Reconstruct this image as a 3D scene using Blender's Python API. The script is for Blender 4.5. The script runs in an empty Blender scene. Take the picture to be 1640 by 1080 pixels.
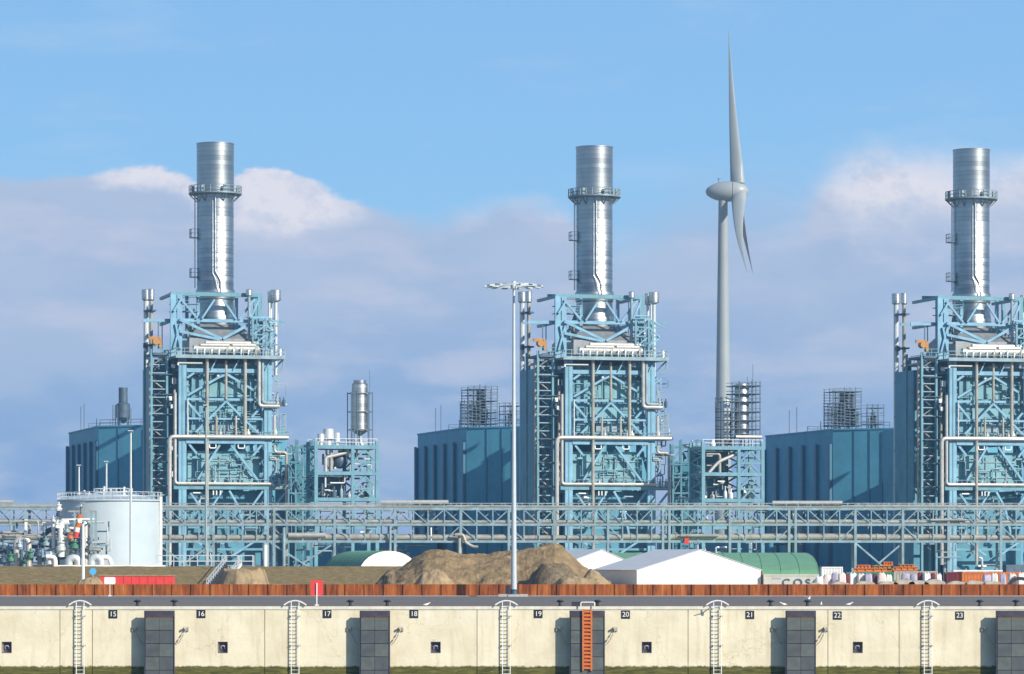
import bpy, bmesh, math, random
from mathutils import Vector, Matrix
PI = math.pi
R = math.radians
sc = bpy.context.scene
C = sc.collection
# ------------------------------------------------------------------ camera
F = 5800.0            # focal length in photograph pixels (1640 wide)
HZ = 892.0            # photograph row of the horizon
CH = 4.0              # eye height above the quay deck
cam = bpy.data.objects.new('camera', bpy.data.cameras.new('camera'))
C.objects.link(cam)
cam.location = (0, 0, CH)
cam.rotation_euler = (R(90), 0, 0)
cam.data.sensor_width = 36
cam.data.lens = 36 * F / 1640
cam.data.shift_y = (HZ - 540) / 1640
cam.data.clip_start = 1
cam.data.clip_end = 30000
sc.camera = cam
# ------------------------------------------------------------------ sun and sky
SUN_AZ, SUN_EL = 49, 29      # to the right of the line from the quay back to the camera
d = Vector((math.sin(R(SUN_AZ)) * math.cos(R(SUN_EL)), -math.cos(R(SUN_AZ)) * math.cos(R(SUN_EL)), math.sin(R(SUN_EL))))
sun = bpy.data.objects.new('sun', bpy.data.lights.new('sun', 'SUN'))
C.objects.link(sun)
sun.rotation_euler = d.to_track_quat('Z', 'Y').to_euler()
sun.data.energy = 4.8
sun.data.angle = R(0.5)
sun.data.color = (1.0, 0.93, 0.82)
sc.view_settings.view_transform = 'Standard'
sc.view_settings.look = 'None'
sc.view_settings.exposure = 0.35
sc.view_settings.gamma = 1
WS = 0.1
world = bpy.data.worlds.new('World')
sc.world = world
world.use_nodes = True
nt = world.node_tree
nt.nodes.clear()
N = nt.nodes.new
L = nt.links.new

def fmath(op, a, b=None, c=None, clamp=False):
    n = N('ShaderNodeMath'); n.operation = op; n.use_clamp = clamp
    for i, v in enumerate((a, b, c)):
        if v is None: continue
        if isinstance(v, (int, float)): n.inputs[i].default_value = v
        else: L(v, n.inputs[i])
    return n.outputs[0]

def ss(v, lo, hi):
    n = N('ShaderNodeMapRange'); n.interpolation_type = 'SMOOTHSTEP'
    L(v, n.inputs[0]); n.inputs[1].default_value = lo; n.inputs[2].default_value = hi
    return n.outputs[0]

def curve(v, pts):
    n = N('ShaderNodeFloatCurve'); L(v, n.inputs[1])
    c = n.mapping.curves[0]
    while len(c.points) < len(pts): c.points.new(0.5, 0.5)
    for p, (x, y) in zip(c.points, pts): p.location = (x, y)
    n.mapping.update()
    return n.outputs[0]

def cmix(f, a, b):
    n = N('ShaderNodeMix'); n.data_type = 'RGBA'
    if isinstance(f, (int, float)): n.inputs[0].default_value = f
    else: L(f, n.inputs[0])
    for i, v in ((6, a), (7, b)):
        if isinstance(v, tuple): n.inputs[i].default_value = (*v, 1)
        else: L(v, n.inputs[i])
    return n.outputs[2]

def lin(r, g, b):     # colour seen in the picture (0-255) -> world colour before strength and exposure
    k = 1 / (WS * 2 ** sc.view_settings.exposure)
    return tuple(((c / 255) ** 2.2) * k for c in (r, g, b))

tc = N('ShaderNodeTexCoord')
sep = N('ShaderNodeSeparateXYZ'); L(tc.outputs['Generated'], sep.inputs[0])
gx, gy, gz = sep.outputs
az = fmath('ARCTAN2', gx, gy)
hyp = fmath('SQRT', fmath('ADD', fmath('MULTIPLY', gx, gx), fmath('MULTIPLY', gy, gy)))
el = fmath('ARCTAN2', gz, hyp)
sky = N('ShaderNodeTexSky'); sky.sky_type = 'NISHITA'; sky.sun_disc = False
sky.sun_elevation = R(SUN_EL); sky.sun_rotation = math.atan2(d.x, d.y)
sky.altitude = 0; sky.air_density = 1.0; sky.dust_density = 0.6; sky.ozone_density = 1.6

def noise(scale, det, rough, zs=1.0, off=0.0):
    m = N('ShaderNodeMapping'); m.inputs['Scale'].default_value = (1, 1, zs)
    m.inputs['Location'].default_value = (off, off * .7, off * .3)
    L(tc.outputs['Generated'], m.inputs[0])
    n = N('ShaderNodeTexNoise'); n.inputs['Scale'].default_value = scale
    n.inputs['Detail'].default_value = det; n.inputs['Roughness'].default_value = rough
    L(m.outputs[0], n.inputs['Vector'])
    return n.outputs[0]
big = noise(24, 6, .55, 3.4, 3.1)
mid = noise(24, 6, .55, 2.0, 1.7)
fine = noise(60, 6, .6, 1.6, .3)
azn = fmath('MULTIPLY_ADD', az, 1 / .32, .5, clamp=True)        # -.16..16 rad -> 0..1
def X(px): return ((px - 820) / F) / .32 + .5
def Y(py): return (HZ - py) / F / .2
# height of the top of the cloud bank along the horizon
tops = [(0, 287), (90, 284), (165, 275), (235, 265), (300, 278), (345, 292), (385, 281), (460, 279), (520, 300), (575, 326),
        (640, 334), (700, 327), (770, 311), (880, 308), (950, 318), (1010, 290), (1100, 235), (1200, 225), (1330, 240), (1380, 222), (1450, 214), (1560, 224), (1640, 218)]
Bn = fmath('MULTIPLY', curve(azn, [(0, Y(290))] + [(X(a), Y(b)) for a, b in tops] + [(1, Y(225))]), .2)
edge = fmath('ADD', Bn, fmath('MULTIPLY_ADD', mid, .010, -.005))
edge = fmath('ADD', edge, fmath('MULTIPLY_ADD', fine, .009, -.0045))
dep = fmath('SUBTRACT', edge, el)
soft = curve(azn, [(0, .2), (X(150), .08), (X(560), .08), (X(700), .25), (X(900), .25), (X(960), .9), (X(1260), 1.0), (X(1340), .35), (X(1640), .5), (1, .5)])
mask = fmath('DIVIDE', dep, fmath('MULTIPLY', soft, .035), clamp=True)
mask = ss(mask, 0, 1)
# sunlit heads on the bank
wc = curve(azn, [(0, .15), (X(120), .1), (X(170), .9), (X(300), 1.0), (X(345), .5), (X(390), 1), (X(530), 1), (X(600), .15), (X(680), .1), (X(760), .5), (X(890), .55), (X(940), .15), (X(1250), .15), (X(1345), .85), (X(1480), 1.0), (X(1640), .9), (1, .8)])
wd = curve(azn, [(0, .3), (X(300), .45), (X(420), .75), (X(600), .45), (X(1250), .3), (X(1400), 1), (1, 1)])
rim = fmath('SUBTRACT', 1.0, fmath('DIVIDE', fmath('ADD', dep, fmath('MULTIPLY_ADD', mid, .03, -.012)), fmath('MULTIPLY', wd, .034)), clamp=True)
bil = noise(85, 8, .68, 1.5, 5.0)
white = fmath('MULTIPLY', fmath('MULTIPLY', ss(rim, 0, .55), wc), fmath('MULTIPLY_ADD', ss(bil, .36, .58), .5, .55), clamp=True)
patch = fmath('MULTIPLY', ss(big, .45, .70), .7)
low = ss(el, .012, .085)
bank = cmix(low, lin(136, 168, 215), lin(172, 191, 222))
bank = cmix(fmath('MULTIPLY', ss(mid, .40, .64), .6), bank, lin(186, 200, 225))
bank = cmix(patch, bank, lin(204, 208, 228))
# low cumulus patch
pd = fmath('POWER', fmath('DIVIDE', fmath('SUBTRACT', az, (735 - 820) / F), .0175), 2.0)
pe = fmath('POWER', fmath('DIVIDE', fmath('SUBTRACT', el, (HZ - 592) / F), .0062), 2.0)
pat = fmath('SUBTRACT', 1.0, fmath('ADD', fmath('ADD', pd, pe), fmath('MULTIPLY_ADD', fine, 1.8, -.9)), clamp=True)
bank = cmix(ss(pat, 0, .9), bank, lin(196, 203, 226))
bank = cmix(white, bank, lin(234, 231, 240))
# clear air near the horizon: sky texture tinted, and the blue the photograph shows
tint = N('ShaderNodeMix'); tint.data_type = 'RGBA'; tint.blend_type = 'MULTIPLY'; tint.inputs[0].default_value = 1
L(sky.outputs[0], tint.inputs[6]); tint.inputs[7].default_value = (.95, 1.0, 1.08, 1)
clear = cmix(ss(el, .19, .5), cmix(ss(el, .06, .16), lin(153, 206, 247), lin(138, 190, 240)), tint.outputs[2])
wisp = fmath('MULTIPLY', ss(noise(14, 5, .6, 4.5, 8.0), .52, .75), .25)
clear = cmix(wisp, clear, lin(190, 214, 240))
col = cmix(mask, clear, bank)
col = cmix(ss(el, -.02, 0.0), lin(60, 70, 75), col)
bg = N('ShaderNodeBackground'); L(col, bg.inputs[0]); bg.inputs[1].default_value = WS
wo = N('ShaderNodeOutputWorld'); L(bg.outputs[0], wo.inputs[0])

# ------------------------------------------------------------------ helpers
rnd = random.Random(7)
def pos(px, py, D): return Vector(((px - 820) / F * D, D, CH + (HZ - py) / F * D))
def wx(px, D): return (px - 820) / F * D
def wz(py, D): return CH + (HZ - py) / F * D

class MB:
    def __init__(s): s.v = []; s.f = []; s.j = 0
    def _jit(s):
        return rnd.uniform(0, .012)
    def hexa(s, p):
        b = len(s.v); s.v += [tuple(q) for q in p]
        s.f += [tuple(b + i for i in f) for f in ((0, 3, 2, 1), (4, 5, 6, 7), (0, 1, 5, 4), (1, 2, 6, 5), (2, 3, 7, 6), (3, 0, 4, 7))]
    def box(s, x0, x1, y0, y1, z0, z1):
        s.hexa([(x0, y0, z0), (x1, y0, z0), (x1, y1, z0), (x0, y1, z0), (x0, y0, z1), (x1, y0, z1), (x1, y1, z1), (x0, y1, z1)])
        return s
    def bar(s, p, q, w, h=None):
        p = Vector(p); q = Vector(q); h = h or w
        w += s._jit(); h += s._jit()
        t = (q - p).normalized()
        up = Vector((0, 0, 1)) if abs(t.z) < .97 else Vector((0, 1, 0))
        a = t.cross(up).normalized() * w / 2; b = a.cross(t).normalized() * h / 2
        s.hexa([p - a - b, p + a - b, p + a + b, p - a + b, q - a - b, q + a - b, q + a + b, q - a + b])
        return s
    def ring(s, c, t, r, n, ref=None):
        up = ref or (Vector((0, 0, 1)) if abs(t.z) < .9 else Vector((0, 1, 0)))
        a = t.cross(up).normalized(); b = a.cross(t).normalized()
        i0 = len(s.v)
        for k in range(n):
            g = 2 * PI * k / n
            s.v.append(tuple(c + (a * math.cos(g) + b * math.sin(g)) * r))
        return i0
    def _skin(s, a, b, n):
        for k in range(n): s.f.append((a + k, a + (k + 1) % n, b + (k + 1) % n, b + k))
    def tube(s, p, q, r, n=10, r2=None):
        p = Vector(p); q = Vector(q); t = (q - p).normalized()
        a = s.ring(p, t, r, n); b = s.ring(q, t, r if r2 is None else r2, n)
        s._skin(a, b, n)
        s.f.append(tuple(a + k for k in reversed(range(n)))); s.f.append(tuple(b + k for k in range(n)))
        return s
    def pipe(s, pts, r, n=10, bend=None):
        pts = [Vector(p) for p in pts]; bend = bend or r * 2.2
        path = [pts[0]]
        for i in range(1, len(pts) - 1):
            a, b, c = pts[i - 1], pts[i], pts[i + 1]
            d1 = (a - b); d2 = (c - b); k = min(bend, d1.length * .49, d2.length * .49)
            s1 = b + d1.normalized() * k; s2 = b + d2.normalized() * k
            for t in (0, .33, .67, 1): path.append(s1 * (1 - t) ** 2 + b * 2 * t * (1 - t) + s2 * t * t)
        path.append(pts[-1])
        prev = None; first = None; ref = None
        for i, p in enumerate(path):
            if i == 0: t = path[1] - p
            elif i == len(path) - 1: t = p - path[i - 1]
            else: t = (path[i + 1] - path[i - 1])
            t = t.normalized()
            if ref is None:
                ref = Vector((0, 0, 1)) if abs(t.z) < .9 else Vector((0.3, 1, 0)).normalized()
            # carry the reference along
            ref = (ref - t * ref.dot(t))
            ref = ref.normalized() if ref.length > 1e-4 else Vector((1, 0, 0))
            a = s.ring(p, t, r, n, ref)
            if prev is not None: s._skin(prev, a, n)
            else: first = a
            prev = a
        s.f.append(tuple(first + k for k in reversed(range(n)))); s.f.append(tuple(prev + k for k in range(n)))
        return s
    def lathe(s, prof, n=32, c=(0, 0, 0), caps=True, arc=None):
        c = Vector(c); rings = []
        for r, z in prof:
            i0 = len(s.v)
            for k in range(n):
                g = 2 * PI * k / n
                s.v.append((c.x + r * math.cos(g), c.y + r * math.sin(g), c.z + z))
            rings.append(i0)
        for a, b in zip(rings, rings[1:]): s._skin(a, b, n)
        if caps:
            s.f.append(tuple(rings[0] + k for k in reversed(range(n)))); s.f.append(tuple(rings[-1] + k for k in range(n)))
        return s
    def rail(s, pts, h=1.1, t=.06, step=1.8, mids=1):
        for a, b in zip(pts, pts[1:]):
            a = Vector(a); b = Vector(b); up = Vector((0, 0, 1))
            for m in range(mids + 1): s.bar(a + up * h * (1 - m * .5), b + up * h * (1 - m * .5), t)
            n = max(1, int((b - a).length / step))
            for k in range(n + 1): p = a.lerp(b, k / n); s.bar(p, p + up * h, t)
        return s
    def ladder(s, x, y, z0, z1, w=.5, t=.06, step=.3, ax=(1, 0)):
        for q in (-1, 1): s.bar((x + ax[0] * q * w / 2, y + ax[1] * q * w / 2, z0), (x + ax[0] * q * w / 2, y + ax[1] * q * w / 2, z1), t)
        z = z0 + step / 2
        while z < z1:
            s.bar((x - ax[0] * w / 2, y - ax[1] * w / 2, z), (x + ax[0] * w / 2, y + ax[1] * w / 2, z), t * .7); z += step
        return s
    def build(s, name, mat, parent=None, loc=None, smooth=True, ang=35):
        me = bpy.data.meshes.new(name); me.from_pydata(s.v, [], s.f); me.update()
        if smooth:
            me.shade_smooth(); me.set_sharp_from_angle(angle=R(ang))
        me.materials.append(mat)
        o = bpy.data.objects.new(name, me); C.objects.link(o)
        if parent: o.parent = parent
        if loc: o.location = loc
        return o

def tag(o, label=None, cat=None, group=None, kind=None):
    if label: o['label'] = label
    if cat: o['category'] = cat
    if group: o['group'] = group
    if kind: o['kind'] = kind
    return o
def empty(name, loc, rz=0.0, **k):
    o = bpy.data.objects.new(name, None); C.objects.link(o); o.location = loc; o.rotation_euler.z = rz
    o.empty_display_size = .5
    return tag(o, **k)
def copy_tree(o, parent=None):
    kids = list(o.children)
    c = o.copy(); C.objects.link(c); c.parent = parent
    for ch in kids: copy_tree(ch, c)
    return c

# ------------------------------------------------------------------ materials
def mat(name, col, rough=.6, metal=0.0, var=.15, scale=1.0, bump=0.0, bscale=None, streak=0.0, dirt=None, zs=1.0, spec=.5, xs=1.0):
    m = bpy.data.materials.new(name); m.use_nodes = True
    t = m.node_tree; b = t.nodes['Principled BSDF']
    b.inputs['Roughness'].default_value = rough; b.inputs['Metallic'].default_value = metal
    b.inputs['Specular IOR Level'].default_value = spec
    tcn = t.nodes.new('ShaderNodeTexCoord'); mp = t.nodes.new('ShaderNodeMapping')
    t.links.new(tcn.outputs['Object'], mp.inputs[0]); mp.inputs['Scale'].default_value = (xs, 1, zs)
    n = t.nodes.new('ShaderNodeTexNoise'); n.inputs['Scale'].default_value = scale; n.inputs['Detail'].default_value = 6
    n.inputs['Roughness'].default_value = .6
    t.links.new(mp.outputs[0], n.inputs['Vector'])
    mr = t.nodes.new('ShaderNodeMapRange'); t.links.new(n.outputs[0], mr.inputs[0])
    mr.inputs[1].default_value = .3; mr.inputs[2].default_value = .7
    mx = t.nodes.new('ShaderNodeMix'); mx.data_type = 'RGBA'
    t.links.new(mr.outputs[0], mx.inputs[0])
    mx.inputs[6].default_value = (*[c * (1 - var) for c in col], 1); mx.inputs[7].default_value = (*[min(1, c * (1 + var)) for c in col], 1)
    out = mx.outputs[2]
    if dirt:
        mp2 = t.nodes.new('ShaderNodeMapping'); mp2.inputs['Scale'].default_value = (1, 1, .12 if streak else 1)
        t.links.new(tcn.outputs['Object'], mp2.inputs[0])
        n2 = t.nodes.new('ShaderNodeTexNoise'); n2.inputs['Scale'].default_value = scale * 1.7; n2.inputs['Detail'].default_value = 8
        n2.inputs['Roughness'].default_value = .65
        t.links.new(mp2.outputs[0], n2.inputs['Vector'])
        r2 = t.nodes.new('ShaderNodeMapRange'); t.links.new(n2.outputs[0], r2.inputs[0]); r2.inputs[1].default_value = .5; r2.inputs[2].default_value = .72
        r2.inputs[4].default_value = dirt[3] if len(dirt) > 3 else .5
        m2 = t.nodes.new('ShaderNodeMix'); m2.data_type = 'RGBA'; t.links.new(r2.outputs[0], m2.inputs[0])
        t.links.new(out, m2.inputs[6]); m2.inputs[7].default_value = (*dirt[:3], 1); out = m2.outputs[2]
    t.links.new(out, b.inputs['Base Color'])
    if bump:
        n3 = t.nodes.new('ShaderNodeTexNoise'); n3.inputs['Scale'].default_value = bscale or scale * 4; n3.inputs['Detail'].default_value = 6
        t.links.new(mp.outputs[0], n3.inputs['Vector'])
        bp = t.nodes.new('ShaderNodeBump'); bp.inputs['Strength'].default_value = 1; bp.inputs['Distance'].default_value = bump
        t.links.new(n3.outputs[0], bp.inputs['Height']); t.links.new(bp.outputs[0], b.inputs['Normal'])
    return m
M = {}
M['blue'] = mat('blue_painted_steel', (.19, .38, .51), .5, var=.18, scale=.6, dirt=(.10, .20, .24, .5), streak=1)
M['teal'] = mat('teal_painted_steel', (.13, .30, .365), .5, var=.2, scale=.6, dirt=(.08, .16, .18, .5), streak=1)
M['palesteel'] = mat('pale_green_grey_steel', (.25, .36, .405), .5, var=.25, scale=.8, dirt=(.2, .19, .13, .5), streak=1)
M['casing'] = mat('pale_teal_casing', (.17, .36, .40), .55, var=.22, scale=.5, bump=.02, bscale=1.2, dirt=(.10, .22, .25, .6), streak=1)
M['sidecasing'] = mat('deep_teal_shade_casing', (.075, .26, .35), .5, var=.25, scale=.3, dirt=(.03, .10, .14, .5), streak=1)  # deep teal, with the shade of side and lower casings in its colour
M['hall'] = mat('hall_cladding', (.09, .325, .45), .6, var=.14, scale=.3, dirt=(.065, .25, .36, .6), streak=1)
M['rib'] = mat('hall_rib', (.04, .15, .23), .5, var=.1)
M['darkmetal'] = mat('dark_weathered_steel', (.07, .11, .15), .5, .2, var=.3, scale=1)
M['pipe'] = mat('insulated_pipe_cladding', (.58, .56, .51), .42, .45, var=.12, scale=1.2, dirt=(.35, .3, .24, .5))
M['tanpipe'] = mat('weathered_pipe_cladding', (.40, .385, .33), .45, .25, var=.25, scale=.7, dirt=(.25, .2, .13, .6))
M['white'] = mat('white_paint', (.80, .80, .76), .5, var=.05, dirt=(.55, .52, .45, .3), streak=1)
M['tank'] = mat('white_tank_paint', (.46, .54, .57), .45, var=.05, scale=.4, dirt=(.45, .50, .48, .35), streak=1)
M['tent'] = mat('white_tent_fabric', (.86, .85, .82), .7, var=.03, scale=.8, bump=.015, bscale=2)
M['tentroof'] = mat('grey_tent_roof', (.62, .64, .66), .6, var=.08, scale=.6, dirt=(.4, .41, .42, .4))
M['green'] = mat('green_tarpaulin', (.06, .21, .13), .55, var=.15, scale=.5, bump=.03, bscale=1.5, dirt=(.12, .26, .15, .5))
M['green2'] = mat('light_green_tarpaulin', (.15, .34, .18), .55, var=.12, scale=.5, bump=.03, bscale=1.5, dirt=(.18, .40, .22, .5))
M['red'] = mat('red_paint', (.70, .055, .045), .5, var=.1, scale=1, dirt=(.45, .07, .05, .4))
M['orange'] = mat('orange_paint', (.60, .17, .035), .5, var=.15, scale=1.5, dirt=(.4, .12, .03, .4))
M['yellow'] = mat('yellow_paint', (.42, .20, .04), .5, var=.15)
M['black'] = mat('black_rubber', (.02, .022, .03), .6, var=.3)
M['plate'] = mat('black_sign_plate', (.015, .015, .02), .5, var=.1)
M['galv'] = mat('galvanised_steel', (.62, .66, .66), .45, .3, var=.08, scale=2)
M['mast'] = mat('pale_grey_mast_paint', (.48, .54, .56), .5, .1, var=.06, scale=1.5)
M['turbine'] = mat('turbine_grey_paint', (.30, .335, .34), .45, var=.05, scale=.2)
M['sand'] = mat('heaped_sand', (.28, .20, .108), .95, var=.32, scale=.8, bump=.16, bscale=5, dirt=(.17, .125, .07, .7), spec=.1)
M['palesand'] = mat('dry_pale_sand', (.33, .245, .14), .95, var=.25, scale=1, bump=.08, bscale=2, dirt=(.24, .18, .12, .5), spec=.1)
M['grit'] = mat('dark_gravel', (.18, .14, .09), .95, var=.45, scale=2, bump=.15, bscale=5, spec=.1)
M['berm'] = mat('berm_dry_grass', (.235, .175, .08), .95, var=.40, scale=1.3, bump=.10, bscale=3, dirt=(.12, .11, .045, .6), spec=.1)
M['earth'] = mat('yard_ground', (.27, .24, .19), .95, var=.25, scale=.05, dirt=(.2, .18, .13, .5), spec=.1)
M['deck'] = mat('quay_asphalt', (.165, .148, .138), .85, var=.28, scale=.5, bump=.01, bscale=3, dirt=(.11, .10, .09, .6), spec=.2, xs=.03)
M['deckedge'] = mat('pale_kerb_concrete', (.42, .42, .40), .8, var=.12, scale=.8, dirt=(.25, .24, .2, .5))
M['water'] = mat('harbour_water', (.02, .045, .05), .12, var=.1, scale=.05, bump=.25, bscale=.6)
M['redbag'] = mat('dark_red_fabric', (.16, .02, .03), .8, var=.3, scale=2)
M['bag'] = mat('white_bag_fabric', (.72, .62, .58), .85, var=.12, scale=2, bump=.05, bscale=3, dirt=(.5, .3, .28, .5))
M['lilac'] = mat('grey_lilac_wrapping', (.40, .38, .48), .6, var=.25, scale=2, bump=.05, bscale=3)
M['greybag'] = mat('dusty_grey_tarpaulin', (.42, .38, .30), .8, var=.25, scale=1.5, bump=.06, bscale=2)
M['fframe'] = mat('fender_frame_steel', (.045, .045, .075), .55, var=.25, scale=1.5, dirt=(.14, .05, .04, .5))
M['fplate'] = mat('fender_face_pad', (.075, .085, .088), .6, var=.25, scale=1.1, dirt=(.055, .055, .07, .6))
M['fplate2'] = mat('worn_fender_face_pad', (.10, .115, .105), .6, var=.25, scale=1.1, dirt=(.07, .075, .085, .6))
M['chain'] = mat('grey_chain_steel', (.38, .37, .32), .6, .4, var=.3, scale=3)
M['cream'] = mat('cream_letter', (.85, .83, .78), .6, var=.03)
M['bluetext'] = mat('grey_blue_lettering', (.06, .10, .17), .6, var=.1)
M['skyblue'] = mat('light_blue_sign', (.09, .42, .75), .5, var=.05)
M['glass'] = mat('floodlight_glass', (.5, .5, .48), .15, var=.1)

def steel(name, col, rough, band=.75, seam=.5):
    """bright cladding rolled in courses: fine horizontal seams and faint per-course tone"""
    m = mat(name, col, rough, 1.0, var=.07, scale=.5)
    t = m.node_tree; b = t.nodes['Principled BSDF']
    tcn = t.nodes.new('ShaderNodeTexCoord'); sp = t.nodes.new('ShaderNodeSeparateXYZ'); t.links.new(tcn.outputs['Object'], sp.inputs[0])
    a = t.nodes.new('ShaderNodeMath'); a.operation = 'DIVIDE'; t.links.new(sp.outputs[2], a.inputs[0]); a.inputs[1].default_value = band
    fl = t.nodes.new('ShaderNodeMath'); fl.operation = 'FLOOR'; t.links.new(a.outputs[0], fl.inputs[0])
    fr = t.nodes.new('ShaderNodeMath'); fr.operation = 'FRACT'; t.links.new(a.outputs[0], fr.inputs[0])
    wn = t.nodes.new('ShaderNodeTexWhiteNoise'); wn.noise_dimensions = '1D'; t.links.new(fl.outputs[0], wn.inputs['W'])
    gt = t.nodes.new('ShaderNodeMath'); gt.operation = 'GREATER_THAN'; t.links.new(fr.outputs[0], gt.inputs[0]); gt.inputs[1].default_value = .9
    base = b.inputs['Base Color'].links[0].from_socket
    v = t.nodes.new('ShaderNodeMath'); v.operation = 'MULTIPLY_ADD'; t.links.new(wn.outputs[0], v.inputs[0]); v.inputs[1].default_value = .22; v.inputs[2].default_value = .82
    w = t.nodes.new('ShaderNodeMath'); w.operation = 'MULTIPLY_ADD'; t.links.new(gt.outputs[0], w.inputs[0]); w.inputs[1].default_value = -.25; t.links.new(v.outputs[0], w.inputs[2])
    mx = t.nodes.new('ShaderNodeMix'); mx.data_type = 'RGBA'; mx.blend_type = 'MULTIPLY'; mx.inputs[0].default_value = 1
    cb = t.nodes.new('ShaderNodeCombineColor'); [t.links.new(w.outputs[0], cb.inputs[i]) for i in range(3)]
    t.links.new(base, mx.inputs[6]); t.links.new(cb.outputs[0], mx.inputs[7]); t.links.new(mx.outputs[2], b.inputs['Base Color'])
    rr = t.nodes.new('ShaderNodeMath'); rr.operation = 'MULTIPLY_ADD'; t.links.new(wn.outputs[0], rr.inputs[0]); rr.inputs[1].default_value = .08; rr.inputs[2].default_value = rough
    t.links.new(rr.outputs[0], b.inputs['Roughness'])
    return m
M['duct'] = mat('grey_duct_cladding', (.26, .28, .29), .5, .4, var=.2, scale=1, dirt=(.18, .16, .13, .5), streak=1)
M['ring'] = mat('grey_gallery_steel', (.20, .27, .30), .5, .3, var=.2)
M['stack'] = steel('bright_stack_cladding', (.43, .455, .45), .34)
M['vessel'] = steel('bright_vessel_cladding', (.64, .65, .63), .38, .5)

def quay_material():
    m = bpy.data.materials.new('quay_concrete'); m.use_nodes = True; t = m.node_tree; b = t.nodes['Principled BSDF']
    b.inputs['Roughness'].default_value = .85; b.inputs['Specular IOR Level'].default_value = .25
    g = t.nodes.new('ShaderNodeTexCoord'); n = t.nodes.new
    def nz(scale, sc3, det=7, ro=.6):
        mp = n('ShaderNodeMapping'); mp.inputs['Scale'].default_value = sc3; t.links.new(g.outputs['Object'], mp.inputs[0])
        q = n('ShaderNodeTexNoise'); q.inputs['Scale'].default_value = scale; q.inputs['Detail'].default_value = det; q.inputs['Roughness'].default_value = ro
        t.links.new(mp.outputs[0], q.inputs['Vector']); return q.outputs[0]
    def rng(v, lo, hi, o1=1.0):
        r = n('ShaderNodeMapRange'); t.links.new(v, r.inputs[0]); r.inputs[1].default_value = lo; r.inputs[2].default_value = hi; r.inputs[4].default_value = o1; return r.outputs[0]
    def mix(f, a, c):
        x = n('ShaderNodeMix'); x.data_type = 'RGBA'; t.links.new(f, x.inputs[0])
        for i, v in ((6, a), (7, c)):
            if isinstance(v, tuple): x.inputs[i].default_value = (*v, 1)
            else: t.links.new(v, x.inputs[i])
        return x.outputs[2]
    c = mix(rng(nz(.35, (1, 1, 1)), .35, .65), (.68, .60, .42), (.80, .73, .54))
    c = mix(rng(nz(1.6, (1, 1, .10)), .52, .72, .5), c, (.50, .42, .26))       # runs down the face
    c = mix(rng(nz(.5, (.25, 1, 2.5)), .52, .7, .35), c, (.80, .76, .64))       # pale lime bloom in bands
    c = mix(rng(nz(5, (1, 1, .6)), .64, .72, .6), c, (.40, .33, .22))
    vo = n('ShaderNodeTexVoronoi'); vo.feature = 'DISTANCE_TO_EDGE'; vo.inputs['Scale'].default_value = .16
    dn = n('ShaderNodeTexNoise'); dn.inputs['Scale'].default_value = 1.1; dn.inputs['Detail'].default_value = 6; t.links.new(g.outputs['Object'], dn.inputs['Vector'])
    vm = n('ShaderNodeVectorMath'); vm.operation = 'MULTIPLY_ADD'; t.links.new(dn.outputs['Color'], vm.inputs[0]); vm.inputs[1].default_value = (1.6, 1.6, 1.6); t.links.new(g.outputs['Object'], vm.inputs[2]); t.links.new(vm.outputs[0], vo.inputs['Vector'])
    c = mix(rng(vo.outputs['Distance'], .006, .001, .35), c, (.36, .30, .20))
    sp = n('ShaderNodeSeparateXYZ'); t.links.new(g.outputs['Object'], sp.inputs[0])
    a = n('ShaderNodeMath'); a.operation = 'MULTIPLY_ADD'; t.links.new(nz(2.2, (1, 1, .5), 8, .7), a.inputs[0]); a.inputs[1].default_value = -.55; t.links.new(sp.outputs[2], a.inputs[2])
    al = mix(rng(nz(2.0, (.35, 1, 3.0)), .38, .66), (.055, .055, .010), (.17, .155, .035))
    al = mix(rng(nz(3.5, (.3, 1, 4.0)), .60, .70, .8), al, (.42, .36, .18))
    f = n('ShaderNodeMapRange'); t.links.new(a.outputs[0], f.inputs[0]); f.inputs[1].default_value = -4.98; f.inputs[2].default_value = -5.10
    c = mix(f.outputs[0], c, al)
    t.links.new(c, b.inputs['Base Color'])
    bp = n('ShaderNodeBump'); bp.inputs['Distance'].default_value = .02; t.links.new(nz(3, (1, 1, 1)), bp.inputs['Height']); t.links.new(bp.outputs[0], b.inputs['Normal'])
    return m
M['quay'] = quay_material()

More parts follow.
